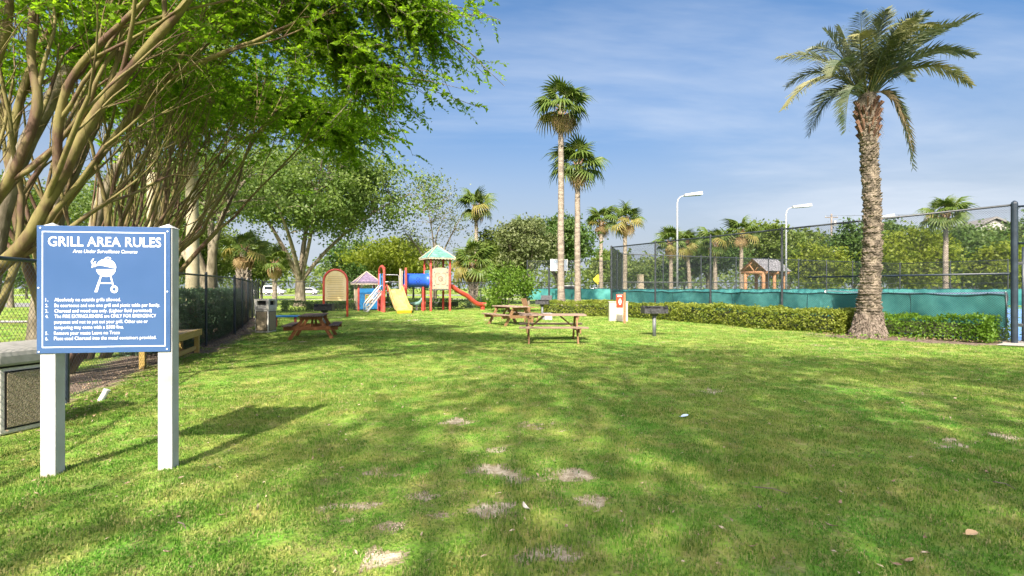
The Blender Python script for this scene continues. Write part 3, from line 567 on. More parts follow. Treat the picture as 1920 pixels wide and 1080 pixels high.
mb = MB(); mb.box((-.0, -.281, .42), (.66, .014, .66)); dr = mb.build('door', M_cream, t, bev=.006); mb = MB(); mb.box((.26, -.296, .45), (.03, .02, .12)); mb.build('handle', M_steel, dr)
mb = MB(); mb.tube([(0, 0, -.05), (.02, .02, .13)], .035, 12); mb.tube([(.02, .02, .13), (.022, .022, .15)], .041, 12); tag(mb.build('vent_pipe', M_white, None, loc=(-5.36, 6.66, 0), rot=(R(-8), R(16), 0)), 'short white plastic pipe stub in the grass under the rules sign', 'pipe')
t = thing('play_table', 'low blue topped play table with red legs beside the pale hooded litter bin', 'play table', (-8.35, 18.9, 0), R(20))
M_pblue = mat('play_blue', (.02, .17, .42), .4, (.03, .21, .48), 2); M_pred = mat('play_red', (.42, .045, .035), .42, (.52, .085, .065), 2.5, spec=.4)
mb = MB(); mb.box((0, 0, .42), (.95, .6, .05)); mb.build('tabletop', M_pblue, t, bev=.015)
for x in (-.33, .33):
    for y in (-.2, .2): mb = MB(); mb.cyl((x, y, -.02), (x, y, .4), .035, 10); mb.build('leg', M_pred, t, smooth=True)
# ------------------------------------------------------------------ playground
M_pyel = mat('play_yellow', (.40, .26, .085), .4, (.46, .33, .14), 2.5); M_pyel2 = mat('play_amber', (.55, .26, .012), .4)
M_ptan = mat('play_tan', (.33, .27, .20), .5, (.39, .33, .255), 3); M_pteal = mat('play_teal', (.06, .20, .17), .5, (.10, .26, .22), 3); M_roof = mat('roof_teal', (.075, .185, .16), .6, (.14, .28, .24), 3); M_edge = mat('roof_edge_cream', (.36, .32, .24), .6)
M_tube = mat('tube_blue', (.018, .075, .50), .35, (.025, .10, .56), 2); M_pur = mat('roof_purple', (.115, .085, .145), .7, (.20, .155, .225), 9, 5); M_deck = mat('deck_grey', (.11, .115, .12), .7, (.17, .175, .18), 8); M_galv = mat('galvanised', (.45, .46, .48), .4, (.55, .56, .58), 8, metal=.5)
PA = math.atan2(.46, .888); pg = thing('playground_structure', 'climbing tower with teal roof, blue tube, yellow slide and red wavy slide', 'playground', (-4.85, 33.2, 0), PA)
def post(x, y, h, r=.07, z0=-.05, m=None):
    mb = MB(); mb.tube([(x, y, z0), (x, y, h), (x, y, h + .03)], [r, r, r * .6], 12); return mb.build('post', m or M_pred, pg, smooth=False)
T = .64
for x, y in ((-T, -T), (T, -T), (T, T), (-T, T)): post(x, y, 3.34)
def hip(parent, c, hw, z0, z1, m, me_, rows=6, name='roof'):
    mb = MB(); cxx, cyy = c
    for k in range(rows):                   # overlapping courses of shingle on each of the four faces
        f0, f1 = k / rows, (k + 1) / rows; a0, a1 = hw * (1 - f0), hw * (1 - f1); za, zb = z0 + (z1 - z0) * f0 + .02, z0 + (z1 - z0) * f1
        p0 = [(cxx + i * a0, cyy + j * a0, za) for i, j in ((-1, -1), (1, -1), (1, 1), (-1, 1))]; p1 = [(cxx + i * a1, cyy + j * a1, zb) for i, j in ((-1, -1), (1, -1), (1, 1), (-1, 1))]
        pb = [(p[0], p[1], p[2] - .03) for p in p0]
        mb.add(p0 + p1 + pb, [(i, (i + 1) % 4, 4 + (i + 1) % 4, 4 + i) for i in range(4)] + [(8 + i, 8 + (i + 1) % 4, (i + 1) % 4, i) for i in range(4)])
    r = mb.build(name, m, parent)
    mb = MB(); 
    for i in range(4):
        c0 = [(-1, -1), (1, -1), (1, 1), (-1, 1)]; a, b_ = c0[i], c0[(i + 1) % 4]
        for q in range(9):                  # scalloped eave
            u0, u1 = q / 9, (q + 1) / 9; lp = lambda u: (cxx + (a[0] + (b_[0] - a[0]) * u) * hw, cyy + (a[1] + (b_[1] - a[1]) * u) * hw)
            x0, y0 = lp(u0); x1, y1 = lp(u1); xm, ym = lp((u0 + u1) / 2)
            mb.add([(x0, y0, z0 + .03), (x1, y1, z0 + .03), (x1, y1, z0 - .05), (xm, ym, z0 - .10), (x0, y0, z0 - .05)], [(0, 1, 2, 3, 4)])
        mb.tube([(cxx + a[0] * hw, cyy + a[1] * hw, z0 + .03), (cxx, cyy, z1 + .03)], .03, 5)
    mb.build('eave', me_, r); return r
hip(pg, (0, 0), .93, 3.36, 4.20, M_roof, M_edge)
def deck(cx_, cy_, s, z): mb = MB(); mb.box((cx_, cy_, z), (s, s, .07)); mb.build('deck', M_deck, pg, bev=.01)
deck(0, 0, 1.26, 1.36)
# cream panel with the round flower emblem on the front of the tower
mb = MB(); pn = [(-.54, 1.40), (.54, 1.40), (.54, 2.66)] + [(.54 * math.cos(R(a)), 2.62 + .14 * math.sin(R(a))) for a in range(15, 180, 15)] + [(-.54, 2.66)]
mb.prism(pn, (0, -T + .025, 0), (1, 0, 0), (0, 0, 1), .05); pan = mb.build('cream_panel', M_ptan, pg, bev=.012)
M_groove = mat('panel_groove', (.15, .115, .08), .7)
mb = MB()
def hoop(cx_, cz, r, w=.02, a0=0, a1=360, n=24, sx_=1): mb.tube([(cx_ + r * sx_ * math.cos(R(a0 + (a1 - a0) * i / n)), -T - .03, cz + r * math.sin(R(a0 + (a1 - a0) * i / n))) for i in range(n + 1)], w / 2, 5)
hoop(0, 2.05, .16); hoop(0, 2.05, .13, .012)
for x in (-.045, .045): mb.cyl((x, -T - .03, 1.98), (x, -T - .03, 2.12), .012, 5)
for dx_, dz_ in ((-.19, .2), (.19, .2), (-.19, -.2), (.19, -.2)): hoop(dx_, 2.05 + dz_, .17, .02, *( {(-1, 1): (45, 225), (1, 1): (-45, 135), (-1, -1): (135, 315), (1, -1): (225, 405)}[(1 if dx_ > 0 else -1, 1 if dz_ > 0 else -1)]))
mb.build('flower_emblem', M_groove, pan)
for x in (-.43, .43):
    for z in (1.62, 2.46): mb = MB(); mb.cyl((x, -T - .02, z), (x, -T - .04, z), .05, 10); mb.build('bolt_cap', M_deck, pan)
mb = MB(); mb.box((-T, .10, 2.02), (.05, 1.02, 1.18)); mb.v = mb.v; mb.build('teal_panel', M_pteal, pg, bev=.02)
mb = MB(); mb.box((0, T, 2.0), (1.1, .05, 1.1)); mb.build('back_panel', M_ptan, pg, bev=.02)
# tube
def tube_shell(name, x0, x1, y, z, r):
    mb = MB(); n = 28; st = [x0, x0 + .05, x0 + .06] + [x0 + .06 + (x1 - x0 - .12) * i / 6 for i in range(1, 6)] + [x1 - .06, x1 - .05, x1]; rad = [r * 1.05, r * 1.05, r] + [r] * 5 + [r, r * 1.05, r * 1.05]
    mb.tube([(x, y, z) for x in st], rad, n, cap=False); mb.tube([(x, y, z) for x in (x0, x1)], r * .96, n, cap=False); o = mb.build(name, M_tube, pg, smooth=True); return o
tb = tube_shell('tunnel', -2.20, -.66, -.05, 1.94, .43)
for i, row in enumerate(((0,), (-1, 1), (-2, 0, 2), (-1, 1), (0,))):
    for k in row: mb = MB(); zz = (2 - i) * .085; yy = -math.sqrt(.43 ** 2 - zz ** 2); mb.cyl((-1.43 + k * .095, -.05 + yy + .03, 1.94 + zz), (-1.43 + k * .095, -.05 + yy - .006, 1.94 + zz * 1.02), .03, 8); mb.build('peep_hole', M_dark, tb)
# second platform
cxp = -2.92
for x, y, h, m in ((cxp - .66, -T, 2.70, None), (cxp + .68, -T, 2.68, None), (cxp - .66, T, 2.6, None), (cxp + .68, T, 2.66, M_ptan)): post(x, y, h, m=m)
deck(cxp, 0, 1.3, 1.30)
mb = MB(); pl = [(-.16, 1.36), (.16, 1.36), (.16, 2.28), (-.16, 2.28)]
for y in (-.40, .40): m2 = MB(); m2.box((cxp - .66, y, 1.85), (.05, .34, .98)); m2.build('blue_panel', M_pblue, pg, bev=.02)
for y in (-.42, .36): m2 = MB(); m2.box((cxp + .68, y, 1.95), (.05, .24 if y < 0 else .4, 1.2)); m2.build('tan_panel', M_ptan if y > 0 else M_pblue, pg, bev=.02)
mb = MB(); mb.tube([(cxp - .66, T * math.cos(R(a)), 2.42 + .38 * math.sin(R(a))) for a in range(0, 181, 15)], .075, 10); mb.build('entry_arch', M_pred, pg, smooth=True)
mb = MB(); mb.tube([(cxp - .5, T, 1.34), (cxp - .5, T, 2.2), (cxp - .42, T, 2.3), (cxp + .5, T, 2.3), (cxp + .58, T, 2.2), (cxp + .58, T, 1.34)], .022, 8); mb.tube([(cxp - .5, T, 1.85), (cxp + .58, T, 1.85)], .018, 8); mb.build('back_rail', M_galv, pg, smooth=True)
# wide yellow slide (double trough with rolled lips)
def slide_path(L0, n): return [(u, z) for u, z in [(i / n * L0, 0) for i in range(n + 1)]]
st = [(-T - .02, 1.36), (-T - .22, 1.30), (-T - .55, 1.02), (-T - 1.05, .62), (-T - 1.55, .30), (-T - 1.85, .20), (-T - 2.1, .19)]; prof = [(-.46, .24), (-.43, .26), (-.40, .22), (-.37, .02), (-.30, 0), (-.03, 0), (0, .03), (.03, 0), (.30, 0), (.37, .02), (.40, .22), (.43, .26), (.46, .24), (.46, -.02), (-.46, -.02)]
mb = MB(); k = len(prof); vs = [(cxp + px, y, z + pz) for y, z in st for px, pz in prof]; fs = [(i * k + j, i * k + (j + 1) % k, (i + 1) * k + (j + 1) % k, (i + 1) * k + j) for i in range(len(st) - 1) for j in range(k)] + [tuple(range(k)), tuple(range((len(st) - 1) * k, len(st) * k))[::-1]]
mb.add(vs, fs); sl = mb.build('wide_slide', M_pyel, pg, bev=.008)
mb = MB(); mb.box((cxp, st[-1][0] + .02, .085), (.84, .10, .17)); mb.build('slide_foot', M_pyel2, sl, bev=.03)
for x in (-.52, .52): mb = MB(); mb.tube([(cxp + x, -T, 1.4), (cxp + x, -T - .12, 1.66), (cxp + x, -T - .30, 1.5), (cxp + x, -T - .34, 1.24)], .035, 8); mb.build('slide_grip', M_pred, sl, smooth=True)
# stairs on the west side
for i in range(6): mb = MB(); mb.box((cxp - .76 - i * .155, .1, 1.14 - i * .205), (.2, .62, .045)); mb.build('step', M_deck, pg)
for y in (-.24, .44):
    mb = MB(); mb.beam((cxp - .68, y, 1.22), (cxp - 1.62, y, -.02), .03, .09); mb.build('stringer', M_galv, pg)
    mb = MB(); mb.tube([(cxp - .68, y, 1.62), (cxp - .76, y, 1.6), (cxp - 1.56, y, .62), (cxp - 1.66, y, .46), (cxp - 1.66, y, .02)], .024, 8); mb.tube([(cxp - .7, y, 1.34), (cxp - 1.65, y, .24)], .02, 8); mb.build('stair_rail', M_galv, pg, smooth=True)
mb = MB(); mb.box((cxp - .72, -.30, .62), (.05, .5, 1.28)); mb.build('red_panel', M_pred, pg, bev=.02)
for i in range(4): mb = MB(); mb.box((cxp + .05, T + .3 + i * .02, .25 + i * .3), (.95, .30, .06)); mb.build('climber_rung', M_deck, pg)
# posts and climber below the tube
for x, y in ((-1.05, -.35), (-.86, .42)): post(x, y, 1.50, .065)
mb = MB()
for z in (.35, .7, 1.05): mb.cyl((-1.05, -.35, z), (-.86, .42, z), .02, 6)
mb.build('climbing_rungs', M_pred, pg, smooth=True)
mb = MB(); mb.tube([(-.1 + .2 * math.cos(R(a)), -.1, .75 + .27 * math.sin(R(a))) for a in range(0, 361, 18)], .018, 6); mb.cyl((-.1, -.1, 1.02), (-.1, -.1, 1.34), .015, 6); mb.build('steering_ring', M_deck, pg, smooth=True)
# red wavy slide
cv = [Vector(p) for p in ((.66, -.05, 1.66), (.95, -.05, 1.62), (1.35, -.05, 1.36), (1.75, -.05, 1.14), (2.05, -.05, .98), (2.4, -.05, .70), (2.75, -.05, .47), (3.1, -.05, .40), (3.35, -.05, .40))]
def smooth_path(P, n=4):
    out = []
    for i in range(len(P) - 1):
        a, b_, c, d_ = P[max(i - 1, 0)], P[i], P[i + 1], P[min(i + 2, len(P) - 1)]
        for k in range(n): s = k / n; out.append(.5 * ((2 * b_) + (c - a) * s + (2 * a - 5 * b_ + 4 * c - d_) * s * s + (3 * b_ - a - 3 * c + d_) * s ** 3))
    return out + [P[-1]]
sp = smooth_path(cv); uw = [(.26 * math.cos(R(a)), .26 * math.sin(R(a))) for a in range(175, 366, 19)]; prof = uw + [(.23 * math.cos(R(a)), .235 * math.sin(R(a))) for a in range(365, 174, -19)]
k = len(prof); mb = MB(); vs = [(p.x, p.y + q[0], p.z + .05 + q[1]) for p in sp for q in prof]; mb.add(vs, [(i * k + j, i * k + (j + 1) % k, (i + 1) * k + (j + 1) % k, (i + 1) * k + j) for i in range(len(sp) - 1) for j in range(k)] + [tuple(range(k)), tuple(range((len(sp) - 1) * k, len(sp) * k))[::-1]])
ws = mb.build('wavy_slide', M_pred, pg, smooth=True)
mb = MB(); mb.tube([(3.2, -.05, -.05), (3.2, -.05, .2)], [.13, .16], 10); mb.build('slide_foot', M_pred, ws)
# playhouse
ph = thing('playhouse', 'small playhouse with purple roof, red posts and blue window wall', 'playhouse', (-9.55, 33.6, 0), PA)
for x, y in ((-.62, -.62), (.62, -.62), (.62, .62), (-.62, .62)): mb = MB(); mb.tube([(0, 0, -.05), (0, 0, 1.78)], .065, 12); mb.build('post', M_pred if (x, y) != (-.62, .62) else M_ptan, ph, loc=(x, y, 0))
hip(ph, (0, 0), .86, 1.74, 2.52, M_pur, M_edge)
mb = MB(); wz0, wz1 = .52, 1.05
for c, s in (((-.40, -.62, .76), (.36, .06, 1.34)), ((.42, -.62, .76), (.32, .06, 1.34)), ((.02, -.62, .30), (.48, .06, .42)), ((.02, -.62, 1.24), (.48, .06, .38))): mb.box(c, s)
wl = mb.build('window_wall', M_pblue, ph)
mb = MB()
for x in (-.20, -.02, .09, .24): mb.box((x, -.65, .78), (.06, .05, .54))
for z in (.53, .78, 1.03): mb.box((.02, -.652, z), (.50, .052, .055))
mb.build('window_grid', M_pyel, wl)
mb = MB(); mb.box((-.62, 0, .72), (.05, 1.1, 1.3)); mb.build('side_wall', M_ptan, ph, bev=.01)
mb = MB(); mb.box((0, .2, .40), (.9, .3, .05)); mb.build('seat', M_pred, ph)
# arched sign in front
t = thing('arched_sign', 'cream arched notice panel in a red tube frame by the playhouse', 'sign', (-8.82, 25.6, 0), R(14))
ar = [(-.56, 0, -.05), (-.56, 0, 1.75)] + [(-.56 * math.cos(R(a)), 0, 1.80 + .58 * math.sin(R(a))) for a in range(0, 181, 12)] + [(.56, 0, 1.75), (.56, 0, -.05)]
mb = MB(); mb.tube(ar, .055, 10); mb.build('frame', M_pred, t, smooth=True)
M_not = mat('notice_cream', (.58, .46, .21), .5, (.62, .53, .32), 1.5)
mb = MB(); mb.prism([(-.51, .82), (.51, .82), (.51, 1.78)] + [(.51 * math.cos(R(a)), 1.80 + .52 * math.sin(R(a))) for a in range(10, 171, 10)] + [(-.51, 1.78)], (0, .012, 0), (1, 0, 0), (0, 0, 1), .024); pn = mb.build('panel', M_not, t)
mb = MB(); rr = random.Random(3)
for i, z in enumerate([2.02, 1.92, 1.82, 1.72, 1.62, 1.5, 1.4, 1.28, 1.16, 1.04, .93]): w = rr.uniform(.32, .42); mb.box((rr.uniform(-.03, .03), -.014, z), (2 * w, .003, .022))
mb.build('print_lines', mat('faded_print', (.30, .22, .12), .7), pn)
# spring rider
t = thing('spring_rider', 'small grey-green spring rider beside the foot of the yellow slide', 'spring rider', (-6.15, 33.0, 0), R(30)); mb = MB(); mb.tube([(.09 * math.cos(i * .8), .09 * math.sin(i * .8), i * .009) for i in range(45)], .014, 5); mb.build('spring', M_deck, t, smooth=True)
mb = MB(); mb.tube([(-.42, 0, .5), (-.2, 0, .44), (.1, 0, .45), (.3, 0, .62), (.36, 0, .8), (.48, 0, .82)], [.04, .12, .13, .10, .09, .05], 10); mb.build('body', mat('rider_teal', (.12, .22, .2), .5), t, smooth=True); mb = MB(); mb.cyl((.26, -.2, .68), (.26, .2, .68), .016, 6); mb.build('handle', M_galv, t)

# ------------------------------------------------------------------ lamps, hoop, pole, pavilion, house, cars
M_lamp = mat('lamp_white', (.30, .31, .32), .4)
def court_lamp(label, px, ytop, d, hw=1.15):
    p = wp(px, 540, d); top = EYE + (540 - ytop) / 960 * d; t = thing('court_lamp', label, 'lamp post', (p.x, d, 0), 0, 'floodlights round the tennis court')
    mb = MB(); mb.tube([(0, 0, -.1), (0, 0, top - .5), (.06, 0, top - .22), (.22, 0, top - .04), (.55, 0, top + .06)], [.085, .06, .05, .045, .04], 10); mb.build('pole', M_lamp, t, smooth=True)
    mb = MB(); mb.tube([(0, 0, 0), (0, 0, .08), (0, 0, .4)], [.2, .2, .11], 10); mb.build('base', M_lamp, t)
    mb = MB(); mb.add([(-.1, -.2, -.06), (hw, -.25, -.06), (hw, .25, -.06), (-.1, .2, -.06), (-.1, -.12, .10), (hw, -.2, .20), (hw, .2, .20), (-.1, .12, .10)], [(3, 2, 1, 0), (4, 5, 6, 7), (0, 1, 5, 4), (1, 2, 6, 5), (2, 3, 7, 6), (3, 0, 4, 7)]); h = mb.build('lamp_head', M_lamp, t, bev=.03, loc=(.58, 0, top + .06), rot=(0, R(-4), 0))
    mb = MB(); mb.box((.62, 0, -.068), (.8, .34, .012)); mb.build('lens', mat('lens_grey', (.25, .25, .26), .2), h)
court_lamp('white court floodlight on a tall pole nearest the fire extinguisher box', 1270, 368, 36)
court_lamp('white court floodlight on a pole beside the pavilion roof', 1474, 390, 40, 1.35)
court_lamp('white court floodlight showing just past the date palm trunk', 1640, 408, 46, 1.1)
t = thing('basketball_hoop', 'basketball hoop with white framed board behind the two tall palms', 'basketball hoop', (2.75, 38, 0), R(12))
mb = MB(); mb.cyl((0, 0, -.1), (0, 0, 2.95), .075, 10); mb.beam((0, 0, 2.9), (.5, -.4, 3.05), .07, .07); mb.build('post', M_black, t)
M_gl = mat('clear_board', (.45, .50, .58), .1, spec=.6); mb = MB(); mb.box((0, 0, 0), (1.3, .03, .85)); bb = mb.build('backboard', M_gl, t, loc=(.62, -.48, 3.15))
mb = MB()
for c, s in (((0, -.02, .41), (1.32, .03, .05)), ((0, -.02, -.41), (1.32, .03, .05)), ((-.64, -.02, 0), (.05, .03, .78)), ((.64, -.02, 0), (.05, .03, .78)), ((0, -.02, .12), (.5, .03, .04)), ((-.23, -.02, -.08), (.04, .03, .36)), ((.23, -.02, -.08), (.04, .03, .36)), ((0, -.02, -.26), (.5, .03, .04))): mb.box(c, s)
mb.build('board_frame', M_white, bb)
mb = MB(); mb.tube([(.62 + .23 * math.cos(R(a)), -.75 + .23 * math.sin(R(a)), 2.85) for a in range(0, 361, 20)], .012, 6); mb.build('rim', mat('rim_orange', (.5, .12, .02), .5), t)
t = thing('utility_pole', 'grey wooden utility pole with crossarm above the yellow-green trees', 'utility pole', (wp(1559, 540, 88).x, 88, 0)); mb = MB(); mb.tube([(0, 0, -.2), (0, 0, 14.2)], [.2, .14], 10); mb.build('pole', mat('pole_wood', (.12, .10, .085), .9, (.18, .16, .14), 4), t, smooth=True)
mb = MB(); mb.beam((-1.1, 0, 13.6), (1.1, 0, 13.6), .12, .14); mb.build('crossarm', _m['pole_wood'], t)
for x in (-1, 0, 1): mb = MB(); mb.tube([(x, 0, 13.66), (x, 0, 13.9)], .05, 6); mb.build('insulator', M_lamp, t)
mb = MB(); mb.tube([(.45, -.25, 12.1), (.45, -.25, 13.0)], .26, 10); mb.build('transformer', M_lamp, t)
mb = MB()
for k, (z0, z1, x0) in enumerate(((13.9, 15.2, -1), (13.9, 16.2, 1), (11.6, 13, 0))): 
    P = [Vector((x0 + u * 60, -u * 14, z0 + (z1 - z0) * u - 4 * .9 * u * (1 - u))) for u in [i / 14 for i in range(15)]]; mb.tube(P, .018, 4)
mb.build('overhead_wire', M_black, t)
# pavilion
M_stone = mat('split_shingle', (.12, .12, .135), .9, (.26, .26, .28), 5, 5); M_log = mat('log_orange', (.26, .13, .065), .7, (.34, .19, .10), 2.5)
pv = thing('pavilion', 'timber pavilion with grey shingle roof beyond the tennis court', 'pavilion', (27.2, 55, 0), R(-60)); hw, Lp, ze, zr = 1.55, 2.2, 3.25, 4.55
for s in (-1, 1):
    mb = MB(); rows = 9
    for k in range(rows):
        f0, f1 = k / rows, (k + 1) / rows; x0, x1 = s * hw * (1 - f0), s * hw * (1 - f1); za, zb = ze + (zr - ze) * f0 + .03, ze + (zr - ze) * f1
        for j in range(8):
            y0, y1 = -Lp + j * Lp / 4 + .01, -Lp + (j + 1) * Lp / 4 - .01; dz = .012 * ((j * 7 + k * 3) % 3); a = [(x0, y0, za + dz), (x0, y1, za + dz), (x1, y1, zb + dz), (x1, y0, zb + dz)]; mb.add(a + [(x0, y0, za - .05), (x0, y1, za - .05)], [(0, 1, 2, 3), (4, 5, 1, 0)])
    tag(mb.build('roof_shingles', M_stone, pv), kind='stuff')
mb = MB(); mb.add([(-hw, -Lp, ze - .02), (0, -Lp, zr - .02), (0, Lp, zr - .02), (-hw, Lp, ze - .02), (hw, -Lp, ze - .02), (hw, Lp, ze - .02)], [(0, 1, 2, 3), (1, 4, 5, 2)]); mb.build('roof_deck', M_log, pv)
for y in (-Lp + .35, 0, Lp - .35):
    for x in (-1.05, 1.05): mb = MB(); mb.cyl((x, y, -.1), (x, y, 3.0), .17, 10); mb.build('log_post', M_log, pv, smooth=True)
    mb = MB(); mb.cyl((-1.5, y, 3.08), (1.5, y, 3.08), .16, 10); mb.build('cross_log', M_log, pv, smooth=True)
    mb = MB(); mb.cyl((-1.45, y, 3.2), (0, y, 4.42), .09, 8); mb.cyl((1.45, y, 3.2), (0, y, 4.42), .09, 8); mb.cyl((0, y, 3.15), (.55, y, 3.9), .07, 8); mb.cyl((0, y, 3.15), (-.55, y, 3.9), .07, 8); mb.build('gable_truss', M_log, pv, smooth=True)
    for x in (-1, 1): mb = MB(); mb.cyl((x * 1.05, y, 2.5), (x * .55, y, 3.0), .07, 8); mb.build('knee_brace', M_log, pv, smooth=True)
mb = MB(); mb.box((0, 0, .06), (3, 4.4, .14)); mb.build('floor_slab', M_conc, pv)
# far house
hs = thing('house', 'white gabled house top showing above the far trees', 'house', (82, 90, 0), R(-12)); M_wall = mat('house_white', (.32, .31, .30), .8, (.37, .36, .35), 1); M_rf = mat('house_roof_grey', (.15, .145, .145), .9, (.21, .205, .20), 4)
mb = MB(); mb.prism([(-7, 0), (7, 0), (7, 9.5), (0, 13.0), (-7, 9.5)], (0, 4, 0), (1, 0, 0), (0, 0, 1), 8); mb.build('wall', M_wall, hs)
mb = MB()
for s in (-1, 1): mb.add([(s * 7.6, -4.5, 9.25), (0, -4.5, 13.15), (0, 4.5, 13.15), (s * 7.6, 4.5, 9.25), (s * 7.6, -4.5, 9.5), (0, -4.5, 13.45), (0, 4.5, 13.45), (s * 7.6, 4.5, 9.5)], [(0, 1, 2, 3), (7, 6, 5, 4), (0, 4, 5, 1), (1, 5, 6, 2), (2, 6, 7, 3), (3, 7, 4, 0)])
mb.build('roof', M_rf, hs)
for x in (-2.2, 2.2): mb = MB(); mb.box((x, -4.03, 8), (1.5, .08, 1.9)); f = mb.build('window', M_white, hs); mb = MB(); mb.box((x, -4.09, 8), (1.2, .05, 1.6)); mb.build('pane', mat('pane_dark', (.05, .06, .07), .1, spec=.6), f)
def car(label, x, y, rz, m, van=0):
    t = thing('parked_car', label, 'car', (x, y, 0), rz, 'cars parked beyond the fences'); h = 1.0 if van else .92; top = 1.95 if van else 1.5
    side = [(-2.3, .35), (2.3, .35), (2.35, .75), (2.2, h), (1.2, h + .05), (.6, top - .05), (.4, top), (-1.9, top), (-2.15, h + .1), (-2.35, .8)] if van else [(-2.2, .32), (2.2, .32), (2.28, .62), (2.1, .82), (1.1, h), (.4, top), (-1.0, top), (-1.8, h), (-2.2, .86), (-2.28, .6)]
    mb = MB(); mb.prism(side, (0, .9, 0), (1, 0, 0), (0, 0, 1), 1.8); mb.build('body', m, t, bev=.07)
    gl = [(-1.75, h + .12), (.95, h + .1), (.48, top - .12), (-1.7, top - .12)] if van else [(-1.5, h + .02), (.95, h + .02), (.35, top - .08), (-.95, top - .08)]
    for y0 in (.925, -.885): mb = MB(); mb.prism(gl, (0, y0, 0), (1, 0, 0), (0, 0, 1), .04); mb.build('side_window', mat('car_glass', (.02, .025, .03), .1, spec=.6), t)
    for x0 in (-1.4, 1.4):
        for y0 in (-.85, .85): mb = MB(); mb.cyl((x0, y0 - .1, .33), (x0, y0 + .1, .33), .33, 16); w = mb.build('wheel', mat('tyre', (.02, .02, .02), .8), t); mb = MB(); mb.cyl((x0, y0 - .11, .33), (x0, y0 + .11, .33), .19, 12); mb.build('rim', M_galv, w)
    for y0 in (-.7, .7): mb = MB(); mb.box((2.26, y0, .68), (.08, .3, .14)); mb.build('headlight', M_lamp, t)
W_ = mat('car_white', (.7, .7, .7), .25, spec=.5); car('white van parked beyond the big oak trunk', -52, 112, .1, W_, 1); car('white car parked at the road beside the twin trunked tree', -58, 113, .1, W_); car('silver car parked beyond the big oak', -45, 113, 3.2, mat('car_silver', (.4, .41, .43), .25, spec=.5))
car('pale blue car on the road beyond the basketball court', 22, 101, .05, mat('car_paleblue', (.35, .42, .62), .25, spec=.5)); car('silver van on the road behind the two tall palm trunks', 11.5, 100, .02, _m['car_silver'], 1); car('white car on the road beyond the two tall palms', 17, 101, .02, W_)
t = thing('stone_pillar', 'pale stone pillar monument beside the road beyond the court', 'monument', (wp(1201, 540, 58).x, 58, 0)); mb = MB(); mb.box((0, 0, .35), (1.5, 1.2, .7)); mb.build('plinth', M_cream, t, bev=.03); mb = MB(); mb.tube([(0, 0, .7), (0, 0, .9), (0, 0, 2.7), (0, 0, 3.0)], [.6, .45, .38, .45], 8); mb.build('shaft', M_ptan, t)
t = thing('road_sign', 'yellow road sign on a thin post behind the far palm', 'road sign', (wp(1121, 540, 62).x, 62, 0)); mb = MB(); mb.cyl((0, 0, 0), (0, 0, 2.2), .04, 8); mb.build('post', M_galv, t); mb = MB(); mb.prism([(0, -.62), (.62, 0), (0, .62), (-.62, 0)], (0, -.05, 2.5), (1, 0, 0), (0, 0, 1), .03); mb.build('sign_plate', mat('sign_yellow', (.65, .5, .03), .4), t)
# ------------------------------------------------------------------ vegetation
def leafmat(name, a, b_, trans=.38, sc=.9): return mat(name, a, .5, b_, sc, 3, spec=.25, trans=trans, attr='rnd', ramp=(.35, .65))
L_crape = leafmat('leaf_crape', (.100, .205, .010), (.225, .345, .026), .64, .7)
L_oak = leafmat('leaf_oak', (.066, .130, .022), (.170, .225, .065), .42, .6)
L_oakd = leafmat('leaf_dark_oak', (.032, .082, .015), (.095, .150, .036), .3, .5)
L_lime = leafmat('leaf_lime', (.095, .150, .012), (.205, .240, .026), .45, .6)
L_mid = leafmat('leaf_mid', (.060, .112, .016), (.155, .195, .045), .38, .5)
L_grey = leafmat('leaf_greygreen', (.078, .108, .036), (.155, .180, .075), .3, .6)
L_hedge = leafmat('leaf_hedge', (.085, .140, .012), (.240, .265, .045), .35, 2.2)
L_hdark = leafmat('leaf_dark_hedge', (.040, .095, .050), (.105, .175, .095), .3, 2)
L_shrub = leafmat('leaf_shrub', (.055, .135, .010), (.135, .230, .025), .4, 1.5)
L_twig = mat('twig_inside', (.035, .045, .02), .9, (.055, .065, .03), 6)
B_oak = mat('bark_oak', (.10, .085, .06), .95, (.24, .205, .155), 5, 6, bump=.8, bscale=16, stretch=(1, 1, .35))
B_crape = mat('bark_crape', (.165, .140, .052), .75, (.090, .052, .036), 3.6, 7, bump=.55, bscale=11, stretch=(1, 1, .30), ramp=(.44, .60))
B_palm = mat('bark_palm', (.15, .125, .10), .9, (.27, .23, .185), 3, 6, bump=.9, bscale=14, stretch=(1, 1, 3.5))
B_royal = mat('bark_smooth_palm', (.24, .21, .12), .8, (.36, .32, .23), 1.2, 5, bump=.2, bscale=6)
B_date = mat('bark_date', (.07, .058, .044), .95, (.215, .178, .138), 6, 6, bump=.6, bscale=22)

